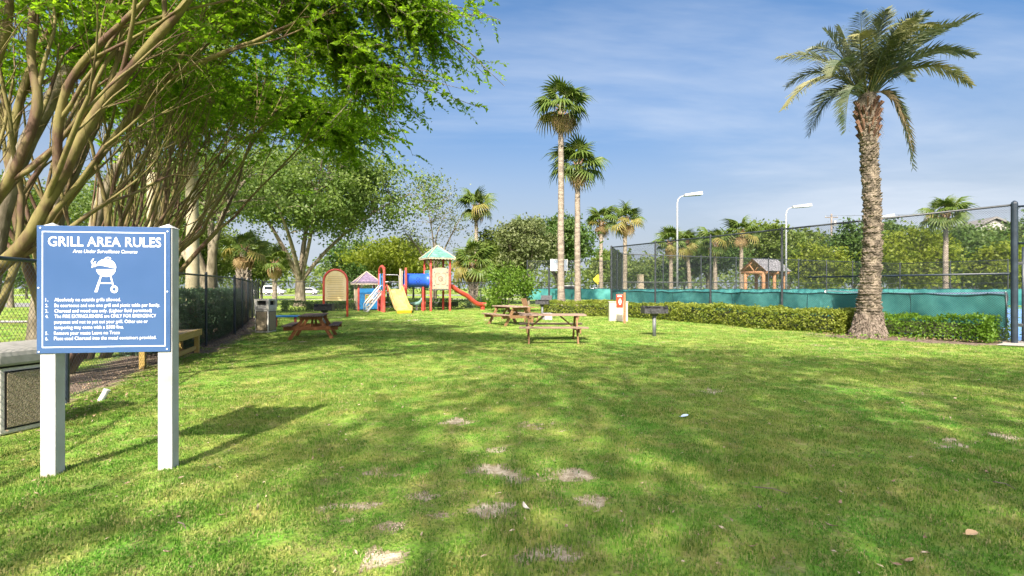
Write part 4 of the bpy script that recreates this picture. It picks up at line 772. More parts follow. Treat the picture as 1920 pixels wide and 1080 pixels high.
def limb(mb, a, b_, r0, r1, rnd, sag=.12, n=6, sides=6):
    a, b_ = Vector(a), Vector(b_); L_ = (b_ - a).length; c = (a + b_) / 2 + Vector((rnd.gauss(0, .10), rnd.gauss(0, .10), sag)) * L_
    P = bez(a, c, b_, n); mb.tube(P, [r0 + (r1 - r0) * i / (n - 1) for i in range(n)], sides, cap=False); return P
def tree(name, label, base, H, cw, cdp, czc, ch, tr_, fork, lm, bm, seed, nclump=60, per=70, ls=.12, cr=.9, nl=5, cat='tree', group=None, offx=0, flat=.55, shell=.5, low=-.75, single=True, trunk_lean=0, cluster_sq=.6):
    """crown ellipsoid: half widths cw (x), cdp (y), ch (z) about height czc; limbs run from the fork to leaf clusters"""
    rnd = random.Random(seed); rng = np.random.default_rng(seed); t = thing(name, label, cat, (base[0], base[1], 0), 0, group)
    C = []
    while len(C) < nclump:
        v = Vector((rnd.uniform(-1, 1), rnd.uniform(-1, 1), rnd.uniform(low, 1)))
        q = v.length
        if q > 1 or q < shell * rnd.random() ** .5: continue
        w = 1 + .16 * math.sin(4 * math.atan2(v.y, v.x) + seed) + .12 * math.sin(7 * v.x + seed * 2)
        C.append(Vector((v.x * cw * w + offx, v.y * cdp * w, czc + v.z * ch)))
    mb = MB(); fk = Vector((trunk_lean, 0, fork)); n = 7
    P = bez((0, 0, -.1), (trunk_lean * .2 + rnd.gauss(0, .06), 0, fork * .5), fk, n)
    mb.tube(P, [tr_ * (1.45 if i == 0 else 1.12 if i == 1 else 1 - .18 * i / n) for i in range(n)], 12, cap=False)
    order = sorted(C, key=lambda c: -((c - fk).length)); heads = []
    for c in order:
        if len(heads) >= nl: break
        if all((c - fk).angle(h - fk) > .42 for h in heads): heads.append(c)
    paths = []
    for h in heads:
        e_ = fk.lerp(h, .86); P = limb(mb, fk - Vector((0, 0, tr_ * .8)), e_, tr_ * rnd.uniform(.40, .58), tr_ * .12, rnd, .10, 8, 8); paths.append(P)
    for c in C:
        best = min(((p - c).length + .5 * abs(i - 4), k, i) for k, P in enumerate(paths) for i, p in enumerate(P) if i >= 2)
        k, i = best[1], best[2]; P = paths[k]; r0 = tr_ * (.5 - .42 * i / 7) * .5
        limb(mb, P[i], c, max(r0, .015), .01 + tr_ * .015, rnd, .06, 4, 4)
    mb.build('trunk', bm, t, smooth=True)
    pts = []
    for c in C:
        m = int(per * 1.7 * rnd.uniform(.6, 1.35)); s = cr * rnd.uniform(.7, 1.25); g = rng.normal(size=(m, 3)) * .5; g[:, 2] *= flat; pts.append(np.array(c) + g * s)
        # a few sprays reaching out of the cluster
        for _ in range(2):
            d = rng.normal(size=3); d[2] *= .5; d /= np.linalg.norm(d); q = np.linspace(.3, 1.25, max(m // 9, 3))[:, None]; pts.append(np.array(c) + d * q * s + rng.normal(size=(len(q), 3)) * .09 * s)
    pts = np.concatenate(pts); tone = np.clip(vnoise(pts[:, :2] + pts[:, 2:3], cw * .35, seed) * .7 + rng.random(len(pts)) * .45 - .08, 0, 1)
    leaves('crown', pts, ls * 1.35, lm, t, rng, rnd=tone, asp=.6); return t

# crape myrtles along the west fence
def crape(label, base, stems, seed, lean=(.45, .12), H=1.0, per=60, ls=.06, twigs=3, explicit=(), zmin=2.6):
    rnd = random.Random(seed); rng = np.random.default_rng(seed); t = thing('crape_myrtle', label, 'tree', (base[0], base[1], 0), 0, 'crape myrtles along the west fence'); mb = MB(); tips = []; B0 = Vector((base[0], base[1], 0))
    def grow(p, d, L_, r, lev):
        n = 7; P = [p.copy()]; q = p.copy(); d = d.normalized()
        for i in range(n - 1):
            d = (d + Vector((rnd.gauss(0, .09), rnd.gauss(0, .09), rnd.gauss(0, .06) + (.07 if lev < 2 else .03)))).normalized(); q = q + d * (L_ / (n - 1)); P.append(q.copy())
        e = .62 if lev == 0 else .55; mb.tube(P, [r * (1 - (1 - e) * i / (n - 1)) * rnd.uniform(.92, 1.08) for i in range(n)], (8, 7, 5, 3)[lev], cap=False)
        if lev == 3:
            tips.append(P); return
        if lev == 2 and q.z < 2.4: return
        k = (3, 3, 4)[lev] if rnd.random() < .75 else (2, 3, 3)[lev]
        for j in range(k):
            i = n - 1 if j == 0 else rnd.randint(n // 2 - (lev > 1), n - 1); nd = rots(d, rnd.uniform(.18, .55) * (1.25 if lev == 2 else 1), rnd); nd = (nd + Vector((lean[0] * .28, lean[1] * .25, .16))).normalized()
            grow(P[i], nd, L_ * rnd.uniform(.62, .82), r * e * rnd.uniform(.62, .85), lev + 1)
    for s in range(stems):
        a = rnd.uniform(0, 6.28); k = rnd.uniform(.10, .40); d = Vector((math.cos(a) * k + lean[0] * .8, math.sin(a) * k + lean[1], 1)); grow(Vector((math.cos(a) * .16, math.sin(a) * .16, -.05)), d, 2.9 * H * rnd.uniform(.85, 1.15), rnd.uniform(.044, .078), 0)
    for P, r0, r1 in explicit:
        P = smooth_path([Vector(p) - B0 for p in P], 4); mb.tube(P, [(r0 + (r1 - r0) * i / (len(P) - 1)) * rnd.uniform(.90, 1.10) for i in range(len(P))], 12, cap=False)
        for i in range(len(P) // 3, len(P), 3):
            d = (P[min(i + 1, len(P) - 1)] - P[i - 1]).normalized(); rr_ = r0 + (r1 - r0) * i / (len(P) - 1)
            grow(P[i], (rots(d, rnd.uniform(.25, .6), rnd) + Vector((0, 0, .15))).normalized(), 1.5 * rnd.uniform(.8, 1.2), rr_ * .55, 1)
        grow(P[-1], (P[-1] - P[-2]).normalized(), 1.3, r1, 1)
    pts, ax, TW = sprays(tips, rng, per / 10, .42, 17); keep = (pts[:, 2] > zmin + .5 * vnoise(pts[:, :2], .8, seed)) & ~((pts[:, 1] + base[1] < 3.0) & (pts[:, 2] < 1.46 + .62 * np.maximum(pts[:, 1] + base[1], 0) + .3))
    mb.build('trunk', B_crape, t, smooth=True); mb = MB()
    for q in TW:
        if q[0][2] > zmin and not (q[2][1] + base[1] < 3 and q[2][2] < 3.6): mb.tube(q, [.004, .003, .0015], 3, cap=False)
    mb.build('twigs', B_crape, t)
    leaves('crown', pts[keep], ls * 1.5, L_crape, t, rng, up=.9, asp=.48, axis=ax[keep]); return t
D1 = 6.4
def w(px, py, d): return tuple(wp(px, py, d))
ex1 = [([(-7.3, 6.5, -.1), w(-70, 560, 6.5), w(-10, 507, 6.5), w(46, 455, 6.4), w(104, 352, 6.3), w(168, 232, 6.2), w(225, 150, 6.1), w(330, 30, 5.9)], .098, .045),
       ([(-7.5, 6.7, -.1), w(-75, 470, 6.7), w(-20, 392, 6.7), w(28, 318, 6.6), w(70, 200, 6.6), w(58, 100, 6.6), w(64, -20, 6.6)], .078, .04),
       ([w(110, 345, 6.3), w(108, 250, 6.2), w(126, 165, 6.1), w(170, 100, 6.0), w(262, 12, 5.8)], .058, .03),
       ([(-7.3, 6.6, -.1), w(-130, 330, 6.6), w(-60, 200, 6.6), w(5, 85, 6.5), w(20, -30, 6.4)], .075, .04)]
crape('big near crape myrtle with thick yellow-brown limbs at the picture edge', (-7.4, 6.6), 4, 3, (.35, .1), 1.05, 48, .055, explicit=ex1, zmin=4.3)
ex2 = [([(-7.75, 8.6, -.1), w(80, 590, 8.6), w(58, 520, 8.5), w(42, 470, 8.4), w(30, 400, 8.4), w(20, 300, 8.3), w(40, 180, 8.2), w(90, 60, 8.1)], .085, .05),
       ([(-7.75, 8.6, -.1), w(72, 470, 8.8), w(100, 415, 8.8), w(190, 290, 8.7), w(250, 215, 8.6), w(330, 140, 8.4), w(430, 95, 8.2)], .075, .035)]
crape('crape myrtle fanning out just behind the rules sign', (-7.75, 8.7), 8, 8, (.38, .12), 1.0, 52, .06, explicit=ex2, zmin=4.4)
crape('many-stemmed crape myrtle above the grill symbol of the rules sign', (-8.65, 10.6), 10, 14, (.27, .06), 1.12, 56, .065, zmin=4.5)
crape('many-stemmed crape myrtle above the last letters of the rules sign', (-10.5, 13.0), 10, 21, (.26, .0), 1.15, 60, .07, zmin=4.4)
# the leafy limb that overhangs the lawn
def overhang(label, P, seed, ns, r0, lm, ls=.06, per=60, keepz=True):
    rnd = random.Random(seed); rng = np.random.default_rng(seed); t = thing('oak_limb_tree', label, 'tree', (P[0][0], P[0][1], 0)); B0 = Vector((P[0][0], P[0][1], 0)); mb = MB(); Q = smooth_path([Vector(p) - B0 for p in P], 5); n = len(Q); mb.tube(Q, [r0 * (1 - .93 * i / (n - 1)) for i in range(n)], 8, cap=False); pts = []
    paths = []
    for i in range(int(n * .42), n):
        for j in range(ns):
            d = rots((Q[min(i + 1, n - 1)] - Q[i - 1]).normalized(), rnd.uniform(.35, 1.1), rnd); d.z = d.z * .55 - .03; L_ = rnd.choice((.5, .8, 1.1, 1.5, 1.9)) * rnd.uniform(.7, 1.2); P2_ = [Q[i] + d * L_ * k / 4 + Vector((rnd.gauss(0, .04), rnd.gauss(0, .04), -.05 * k * k * .25)) for k in range(5)]
            mb.tube(P2_, [.016, .012, .009, .006, .004], 4, cap=False); paths.append(P2_)
    pts, ax, TW = sprays(paths, rng, per / 11, .42, 17)
    for q in TW: mb.tube(q, [.004, .003, .0015], 3, cap=False)
    mb.build('trunk', B_oak, t, smooth=True); leaves('crown', pts, ls * 1.5, lm, t, rng, up=.9, asp=.48, axis=ax); return t
overhang('tall leaning tree whose thin leafy branch tips hang into the blue sky', [(-8.8, 9.4, -.1), (-8.4, 9.5, 3), (-7.2, 9.6, 5.6), w(420, 20, 9.6), w(560, 40, 9.4), w(620, 80, 9.2), w(690, 140, 9.0)], 5, 12, .16, L_crape, .06, 80)
overhang('tree behind the fence with one leafy branch end reaching highest over the lawn', [(-8.2, 7.9, -.1), (-7.8, 8.0, 3.2), (-6.2, 8.1, 5.8), w(470, -60, 8.2), w(600, -60, 8.3), w(700, -20, 8.4), w(775, 20, 8.5)], 6, 11, .13, L_crape, .055, 80)
overhang('broad leafy tree spreading over the far crape myrtles', [(-11.6, 13.8, -.1), (-11, 13.8, 4), (-9, 13.6, 6.2), w(400, 170, 13.4), w(500, 190, 13.2), w(570, 205, 13), w(620, 235, 12.9)], 7, 15, .17, L_crape, .08, 90)

# hedges
def hedge(name, label, path, w_, H, lm, ls, dens, seed, wob=.08):
    rng = np.random.default_rng(seed); t = thing(name, label, 'hedge', (path[0][0], path[0][1], 0)); P = [Vector((a - path[0][0], b_ - path[0][1], 0)) for a, b_ in path]; pts = []; Q = smooth_path(P, 6); mb = MB()
    lens = [(b_ - a).length for a, b_ in zip(Q, Q[1:])]
    for k, (a, b_) in enumerate(zip(Q, Q[1:])):
        d = (b_ - a).normalized(); nr = Vector((-d.y, d.x, 0)); m = int(lens[k] * (2 * H + w_) * dens); u = rng.random(m); s = rng.random(m) * (2 * H + w_); base = np.array(a) + np.outer(u * lens[k], np.array(d))
        side = np.where(s < H, -1, np.where(s < 2 * H, 1, 0)); off_ = np.where(side == 0, rng.uniform(-.5, .5, m) * w_, side * w_ * .5); z = np.where(side == -1, s, np.where(side == 1, s - H, H))
        bul = .9 + .14 * np.sin(z / H * 3.1); base = base + np.outer(off_ * bul, np.array(nr)); base[:, 2] = z
        wx = np.column_stack([base[:, 0] + base[:, 2] * .3, base[:, 1] + base[:, 2]]); wv = (vnoise(wx, .38, seed) - .5) * 2 * wob; base[:, 2] += wv * (z > H * .5) + (vnoise(wx, 1.6, seed + 1) - .5) * .12 * (z > H * .5); base += np.outer(off_ / w_ * 2 * wv, np.array(nr)); base += rng.normal(size=base.shape) * .035; base[:, 2] = np.maximum(base[:, 2], .02)
        pts.append(base)
        if 2 <= k < len(lens) - 3: mb.beam(a - d * .02 + Vector((0, 0, H * .46)), b_ + d * .02 + Vector((0, 0, H * .46)), w_ * .42, H * .56)
        for _ in range(int(lens[k] * 5) + 1): p = a.lerp(b_, random.random()) + nr * random.uniform(-.3, .3) * w_; mb.tube([p, p + Vector((random.uniform(-.1, .1), random.uniform(-.1, .1), H * .6))], [.012, .006], 3, cap=False)
    for e_, f_ in ((Q[0], Q[1]), (Q[-1], Q[-2])):
        d = (f_ - e_).normalized(); nr = Vector((-d.y, d.x, 0)); m = int(w_ * H * dens * 2.6); a_ = rng.uniform(-.46, .46, m) * w_; zz = rng.uniform(.03, 1, m) * H; pts.append(np.array(e_) + np.outer(a_, np.array(nr)) + np.outer(rng.uniform(0, .3, m), np.array(d)) + np.column_stack([np.zeros(m), np.zeros(m), zz]))
    mb.build('stems', L_twig, t); pts = np.concatenate(pts); tone = np.clip(vnoise(pts[:, :2] + pts[:, 2:3] * 1.7, .25, seed + 4) * .6 + rng.random(len(pts)) * .5 - .05, 0, 1)
    leaves('foliage', pts, ls, lm, t, rng, up=.5, asp=.55, rnd=tone); return t
random.seed(4)
hedge('hedge', 'long low yellow-green hedge in front of the tennis fence, ending at the palm trunk', [(1.6, 27.6), (3.2, 27.2), (5.0, 26.6), (7.0, 24.3), (8.1, 21.4), (9.4, 18.6), (10.3, 16.9), (10.75, 16.2)], 1.15, .70, L_hedge, .085, 800, 2)
hedge('hedge', 'short glossy green hedge between the palm trunk and the gate post', [(11.3, 16.1), (12.0, 15.2), (12.75, 14.2), (13.0, 13.62)], .95, .64, L_shrub, .07, 950, 3)
hedge('hedge', 'dark blue-green clipped hedge behind the chain link fence', [(fence_x(10.8) - .75, 10.8), (fence_x(13) - .72, 13), (fence_x(16) - .75, 16), (fence_x(19.5) - .8, 19.5), (fence_x(23) - .9, 23)], .95, 1.33, L_hdark, .065, 800, 5, .05)
hedge('hedge', 'low shaded hedge behind the playground', [(-14, 31.2), (-9.5, 34.4), (-5.4, 36.3), (-3.0, 37.4)], .9, .62, L_oakd, .11, 240, 6)

# leaf litter along the west fence
rng = np.random.default_rng(8); n = 2600; y = rng.uniform(5, 24, n); x = fence_xv(y) + rng.normal(.1, .38, n); leaves('leaf_litter', np.column_stack([x, y, rng.uniform(.045, .06, n)]), .05, mat('dry_leaf', (.16, .10, .05), .8, (.36, .27, .18), 30), None, rng, up=3)
tag(bpy.data.objects['leaf_litter'], 'dry brown leaf litter along the foot of the chain link fence', 'leaf litter', kind='stuff')
n = 900; a = rng.uniform(0, 6.28, n); q = np.sqrt(rng.random(n)); xx, yy = q * np.cos(a) * 2.4, q * np.sin(a) * .85; o = leaves('leaf_litter', np.column_stack([11.6 + xx * .866 + yy * .5, 14.75 - xx * .5 + yy * .866, rng.uniform(.045, .06, n)]), .06, _m['dry_leaf'], None, rng, up=3); tag(o, 'dry leaves and wood chips round the foot of the palm', 'leaf litter', kind='stuff')
n = 260; o = leaves('weeds', np.column_stack([11.3 + rng.normal(0, 1.3, n), 14.95 - rng.normal(0, .45, n) - .2, rng.uniform(.05, .14, n)]), .09, L_shrub, None, rng, up=.6); tag(o, 'low green weeds in the bare bed round the palm foot', 'weeds', kind='stuff')

# fan palms
def fan_mesh(name, m, R_=.75, pet=.8, ns=20, spread=150, droop=.5):
    mb = MB(); mb.tube([(0, 0, 0), (pet * .5, 0, .03), (pet, 0, 0)], [.022, .016, .012], 4, cap=False); c = Vector((pet, 0, 0)); rn = random.Random(len(name))
    for i in range(ns):
        a0 = R(-spread + 2 * spread * i / ns) * .98; a1 = R(-spread + 2 * spread * (i + 1) / ns) * .98; am = (a0 + a1) / 2; Lg = R_ * (1 - .30 * (abs(am) / R(spread)) ** 2) * rn.uniform(.92, 1.06)
        p = lambda a, r, z: c + Vector((math.cos(a) * r, math.sin(a) * r, z)); up_ = .02
        q1, q2 = p(a0, Lg * .52, -.02), p(a1, Lg * .52, -.02); m1 = p(am, Lg * .5, up_ + .02); tip = p(am, Lg, -droop * Lg * rn.uniform(.6, 1.2)); md = p(am, Lg * .8, -droop * Lg * .38)
        e1, e2 = p(am - .05, Lg * .8, -droop * Lg * .40), p(am + .05, Lg * .8, -droop * Lg * .40)
        mb.add([c, q1, m1, q2, e1, md, e2, tip], [(0, 1, 2), (0, 2, 3), (1, 4, 5, 2), (2, 5, 6, 3), (4, 7, 5), (5, 7, 6)])
    o = mb.build(name, m); me = o.data; bpy.data.objects.remove(o); return me
F_g = mat('frond_green', (.060, .105, .016), .45, (.115, .150, .028), 2, trans=.25); F_y = mat('frond_yellowing', (.150, .150, .030), .5, (.250, .200, .055), 2, trans=.25); F_b = mat('frond_dry', (.22, .145, .065), .8, (.34, .25, .13), 3, trans=.15)
FM = {k: fan_mesh('frond_' + k, m, rr_, pt_, 18, sp, dr) for k, m, dr, sp, rr_, pt_ in (('green', F_g, .68, 125, .82, .72), ('yellow', F_y, .9, 120, .8, .72), ('dry', F_b, .9, 75, .85, .45))}
def fan_palm(label, px, d, top, seed, r=.16, sc=1.0, nf=30, base_flare=1.5, bm=None, boots=False, lean=0, name='fan_palm', nd=5, x=None, group='fan palms round the courts'):
    rnd = random.Random(seed); X = wp(px, 540, d).x if x is None else x; t = thing(name, label, 'palm tree', (X, d, 0), 0, group); Hc = top - 1.0 * sc
    mb = MB(); n = 16; P = [Vector((lean * (i / n) ** 1.6 + rnd.gauss(0, .012), 0, -.1 + (Hc + .1) * i / n)) for i in range(n + 1)]; mb.tube(P, [r * (base_flare if i == 0 else 1 + (base_flare - 1) * .45 if i == 1 else 1.0 - .25 * i / n + rnd.uniform(-.02, .02)) for i in range(n + 1)], 12, cap=False); mb.build('trunk', bm or B_palm, t, smooth=True)
    mb = MB(); c = P[-1]
    for i in range(14):
        a = i * 2.4; z = -.55 * sc * i / 14; p = c + Vector((math.cos(a) * r * .7, math.sin(a) * r * .7, z)); mb.tube([p, p + Vector((math.cos(a) * .22, math.sin(a) * .22, .3)) * sc], [.05 * sc, .02 * sc], 4)
    mb.build('crown_boots', mat('boot_brown', (.22, .11, .05), .9, (.34, .21, .12), 6), t)
    if boots:
        mb = MB()
        for i in range(int(boots / .11)):
            for k in range(5): a = k * 1.257 + i * .63; z = .3 + i * .11; mb.tube([(math.cos(a) * r * .9, math.sin(a) * r * .9, z), (math.cos(a) * (r + .13), math.sin(a) * (r + .13), z + .24)], [.06, .03], 4)
        tag(mb.build('leaf_boots', B_palm, t), kind='stuff')
    for i in range(nf):
        f = (i + .5) / nf; a = i * 2.39996 + rnd.gauss(0, .2); el = R(84 - 142 * f ** .9 + rnd.gauss(0, 9)); k = 'dry' if i >= nf - nd else ('yellow' if f > .58 and rnd.random() < .55 else 'green')
        if k == 'dry': el = R(rnd.uniform(-74, -38))
        o = link('frond', FM[k], t); s = 1.30 * sc * (.86 if d > 42 else 1) * rnd.uniform(.72, 1.15) * (1.0 if f > .15 else .85) * (.8 if k == 'dry' else 1); o.scale = (s, s, s); o.location = c + Vector((math.cos(a) * .06, math.sin(a) * .06, -.02 - .22 * f * sc)); o.rotation_mode = 'QUATERNION'
        o.rotation_quaternion = Quaternion((0, 0, 1), a) @ Quaternion((0, 1, 0), -el) @ Quaternion((1, 0, 0), rnd.gauss(0, .35))
    return t
def top(py, d): return EYE + (540 - py) / 960 * d
fan_palm('tallest fan palm, its thin grey trunk rising beside a shorter twin', 1052, 28.6, top(168, 28.6), 1, .20, .92, 34, 1.5, nd=8)
fan_palm('shorter of the two close fan palms in front of the green screen', 1083, 29.4, top(276, 29.4), 2, .19, .90, 32, 1.6, nd=6)
fan_palm('fan palm rising behind the climbing tower', 893, 46, top(362, 46), 3, .20, 1.15, 26)
fan_palm('slim fan palm just west of the court fence corner', 1127, 58, top(392, 58), 4, .24, 1.35, 28, nd=8)
fan_palm('fan palm seen through the corner of the tall court fence', 1172, 52, top(385, 52), 5, .24, 1.3, 26)
fan_palm('fan palm directly behind the nearest court floodlight', 1258, 60, top(432, 60), 6, .26, 1.4, 24)
fan_palm('leaning fan palm just east of the nearest court floodlight', 1294, 61, top(432, 61), 7, .26, 1.35, 24, lean=-.5)
fan_palm('reddish trunked fan palm midway between floodlight and pavilion', 1341, 61, top(428, 61), 8, .27, 1.45, 26)
fan_palm('fan palm standing at the gable of the pavilion', 1390, 60, top(412, 60), 9, .25, 1.35, 24)
fan_palm('lone fan palm with bright crown above the white tennis net', 1773, 44, top(372, 44), 10, .22, 1.15, 30, nd=4)
fan_palm('fan palm crown poking out of the grey-green tree', 985, 50, top(408, 50), 11, .22, 1.3, 22)
fan_palm('smooth pale palm trunk rising into the leaves beside the twin trunked tree', 361, 19.5, top(120, 19.5), 12, .25, 1.2, 24, 1.15, B_royal)
fan_palm('smooth yellow-green palm trunk among the crape myrtle stems', 290, 16.5, top(40, 16.5), 13, .24, 1.2, 22, 1.15, B_royal)
fan_palm('stubby palm with rough leaf boots behind the dark hedge', 457, 24, top(440, 24), 14, .22, .62, 20, 1.1, boots=2.0)
fan_palm('young palm with drooping straw fronds beyond the back fence', 515, 40, top(470, 40), 15, .20, .85, 18, 1.1, nd=7)
fan_palm('bushy low palm with pale fronds behind the climbing tower', 886, 38.5, top(462, 38.5), 16, .24, 1.15, 30, 1.2, boots=1.5, nd=2)

# date palm
dp = thing('date_palm', 'big feathery date palm with ringed trunk at the end of the hedge', 'palm tree', (10.88, 15.3, 0)); Dp = 15.3; bx, bz = 10.88, 0
def rel(px, py, dy=0): p = wp(px, py, Dp); return Vector((p.x - bx, dy, p.z))
prof = [(632, 1628, .56), (620, 1628, .47), (602, 1628, .38), (578, 1629, .315), (540, 1631, .272), (480, 1635, .236), (420, 1636, .226), (360, 1634, .222), (300, 1630, .213), (250, 1628, .21), (215, 1627, .26), (190, 1626, .29), (172, 1626, .2)]
Pt = [rel(px, py) for py, px, r in prof]; Pt[0].z = -.05; mb = MB(); mb.tube(Pt, [p[2] * .93 for p in prof], 20, cap=False); mb.build('trunk', B_date, dp, smooth=True)
def at_z(z):
    for (a, ra), (b_, rb) in zip(zip(Pt, [p[2] for p in prof]), zip(Pt[1:], [p[2] for p in prof[1:]])):
        if a.z <= z <= b_.z: k = (z - a.z) / (b_.z - a.z); return a.lerp(b_, k), ra + (rb - ra) * k
    return Pt[-1], .2
rnd = random.Random(5); mb = MB(); z = .70; row = 0
while z < 6.55:                      # leaf scars: short overlapping lips set in spiral rows
    c, r = at_z(z); nk = 11
    for k in range(nk):
        a = 2 * math.pi * (k + .5 * (row % 2)) / nk + row * .04 + rnd.gauss(0, .04); ha = math.pi / nk * .98; h = .085 * rnd.uniform(.55, 1.45); ro = r * .95 + .045 * rnd.uniform(.1, 1.7); ri = r * .90
        P = lambda aa, rr_, zz: (c.x + math.cos(aa) * rr_, c.y + math.sin(aa) * rr_, zz)
        mb.add([P(a - ha, ri, z - h * .5), P(a + ha, ri, z - h * .5), P(a + ha * .95, ro - .012, z + h * .28), P(a, ro, z + h * .42), P(a - ha * .95, ro - .012, z + h * .28), P(a - ha, ri, z + h * .6), P(a + ha, ri, z + h * .6), P(a, ro - .01, z - h * .15)], [(0, 1, 7), (0, 7, 3, 4), (7, 1, 2, 3), (4, 3, 5), (3, 6, 5), (2, 6, 3), (0, 4, 5), (1, 6, 2)])
    z += .082 * rnd.uniform(.92, 1.08); row += 1
tag(mb.build('leaf_scars', B_date, dp), kind='stuff')
mb = MB()
for i in range(900):                 # fibrous root mass round the foot
    z = rnd.uniform(-.02, .72); c, r = at_z(max(z, .0)); a = rnd.uniform(0, 6.28); u = Vector((math.cos(a), math.sin(a), 0)); p = Vector((c.x, c.y, z)) + u * r * .93; mb.tube([p, p + u * rnd.uniform(.02, .06) + Vector((rnd.gauss(0, .02), 0, -rnd.uniform(.03, .12)))], [.022, .008], 4)
tag(mb.build('root_mass', mat('root_brown', (.09, .07, .055), .95, (.20, .165, .135), 9), dp), kind='stuff')
mb = MB()
for i in range(46):                  # cut frond stubs under the crown
    z = 5.9 + 1.05 * i / 46; c, r = at_z(min(z, 7.1)); a = i * 2.4; u = Vector((math.cos(a), math.sin(a), 0)); p = c + u * r * .8; mb.beam(p, p + u * rnd.uniform(.09, .17) + Vector((0, 0, rnd.uniform(.15, .32))), .10, .04, up=(u.y, -u.x, 0.2))
tag(mb.build('frond_stubs', mat('stub_red_brown', (.085, .045, .03), .9, (.17, .10, .065), 6), dp), kind='stuff')
D_g = mat('date_leaf', (.062, .088, .048), .45, (.130, .145, .082), 1.5, spec=.35, trans=.2); D_y = mat('date_leaf_yellow', (.095, .112, .040), .5, (.175, .168, .072), 1.5, trans=.2); D_b = mat('date_leaf_dry', (.20, .15, .09), .8, (.32, .25, .16), 2, trans=.15)
def date_frond(P0, Pc, P1, m, seed, nl=52, ll=.46, hang=.35):
    r = random.Random(seed); Q = bez(P0, Pc, P1, 14); mb = MB(); mb.tube(Q, [.028 * (1 - .88 * i / 13) for i in range(14)], 4, cap=False)
    for i in range(nl):
        f = .14 + .86 * i / (nl - 1); k = min(int(f * 13), 12); u = f * 13 - k; p = Q[k].lerp(Q[k + 1], u); d = (Q[k + 1] - Q[k]).normalized(); sd_ = d.cross(Vector((0, 0, 1))); sd_ = sd_.normalized() if sd_.length > .05 else Vector((1, 0, 0)); upv = sd_.cross(d)
        L_ = ll * (math.sin(math.pi * min(max(.10 + .82 * f, 0), 1)) ** .6) * r.uniform(.85, 1.1) * (1 if f < .9 else .8)
        for s in (-1, 1):
            v = (d * r.uniform(.55, .75) + sd_ * s * r.uniform(.6, .85) + upv * r.uniform(-.05, .5) - Vector((0, 0, hang * .5))).normalized(); t_ = p + v * L_ - Vector((0, 0, hang * L_ * .35)); m_ = p + v * L_ * .45; wv = v.cross(upv).normalized() * .014 if v.cross(upv).length > .01 else sd_ * .014
            wv = (wv * .5 + upv * .014)
            mb.add([p - wv * .5, p + wv * .5, m_ + wv * 1.25, m_ - wv * 1.25, t_], [(0, 1, 2, 3), (3, 2, 4)])
    return mb.build('frond', m, dp)
hub = lambda a, q=.16, z=.0: Vector((Pt[-1].x + math.cos(a) * q, math.sin(a) * q, Pt[-1].z - .12 + z))
FR = [((1442, 222), (1535, 105), -.9, 'y'), ((1474, 96), (1570, 85), .4, 'y'), ((1545, 264), (1568, 140), -1.0, 'g'), ((1566, 42), (1588, 80), .5, 'g'), ((1612, 22), (1612, 80), .9, 'g'), ((1668, 18), (1640, 70), 1.3, 'g'), ((1752, 22), (1672, 55), .6, 'g'), ((1812, 40), (1700, 80), -.3, 'g'), ((1838, 98), (1720, 75), .2, 'g'),
      ((1774, 178), (1712, 92), -.8, 'y'), ((1682, 322), (1672, 150), -.6, 'g'), ((1652, 335), (1654, 165), .4, 'b'), ((1668, 300), (1662, 160), -.9, 'b'), ((1500, 180), (1552, 95), -1.5, 'g'), ((1516, 132), (1572, 85), 1.2, 'g'), ((1600, 62), (1612, 90), -1.3, 'g'), ((1640, 78), (1632, 90), -1.6, 'g'), ((1600, 108), (1608, 90), -2.2, 'y'), ((1655, 120), (1648, 85), -2.2, 'g'),
      ((1622, 128), (1624, 70), -2.5, 'y'), ((1700, 100), (1672, 78), -1.7, 'g'), ((1730, 150), (1688, 88), -1.6, 'g'), ((1720, 60), (1665, 70), 1.5, 'g'), ((1545, 62), (1590, 85), 1.4, 'g'), ((1590, 200), (1590, 110), 2.0, 'g'), ((1690, 190), (1668, 100), 1.9, 'g'), ((1770, 120), (1690, 80), 1.3, 'g'), ((1548, 110), (1582, 90), -1.5, 'y'), ((1560, 230), (1578, 130), 1.2, 'g'), ((1640, 40), (1632, 80), -.4, 'g'), ((1588, 45), (1604, 85), -.6, 'g'), ((1700, 55), (1655, 75), -.8, 'g'), ((1505, 105), (1565, 80), -.5, 'g'), ((1745, 70), (1682, 72), .9, 'g')]
for i, (tip, ctl, dy, k) in enumerate(FR):
    T_ = rel(*tip, dy); C_ = rel(*ctl, dy * .45); a = math.atan2(dy, T_.x - Pt[-1].x); date_frond(hub(a), C_, T_, {'g': D_g, 'y': D_y, 'b': D_b}[k], i, 68 if k != 'b' else 46, .55 if k != 'b' else .42, .30 if k == 'g' else .5)
mb = MB()
for i in range(26): a = rnd.uniform(0, 6.28); q = rnd.uniform(.1, .5); b0 = hub(a, .12, .05); mb.tube([b0, b0 + Vector((math.cos(a) * q * .6, math.sin(a) * q * .6 - .25, .45)), b0 + Vector((math.cos(a) * q, math.sin(a) * q - .4, .55 + rnd.uniform(-.25, .25)))], [.012, .008, .004], 3)
tag(mb.build('flower_stalks', mat('flower_tan', (.45, .36, .16), .8), dp), kind='stuff')

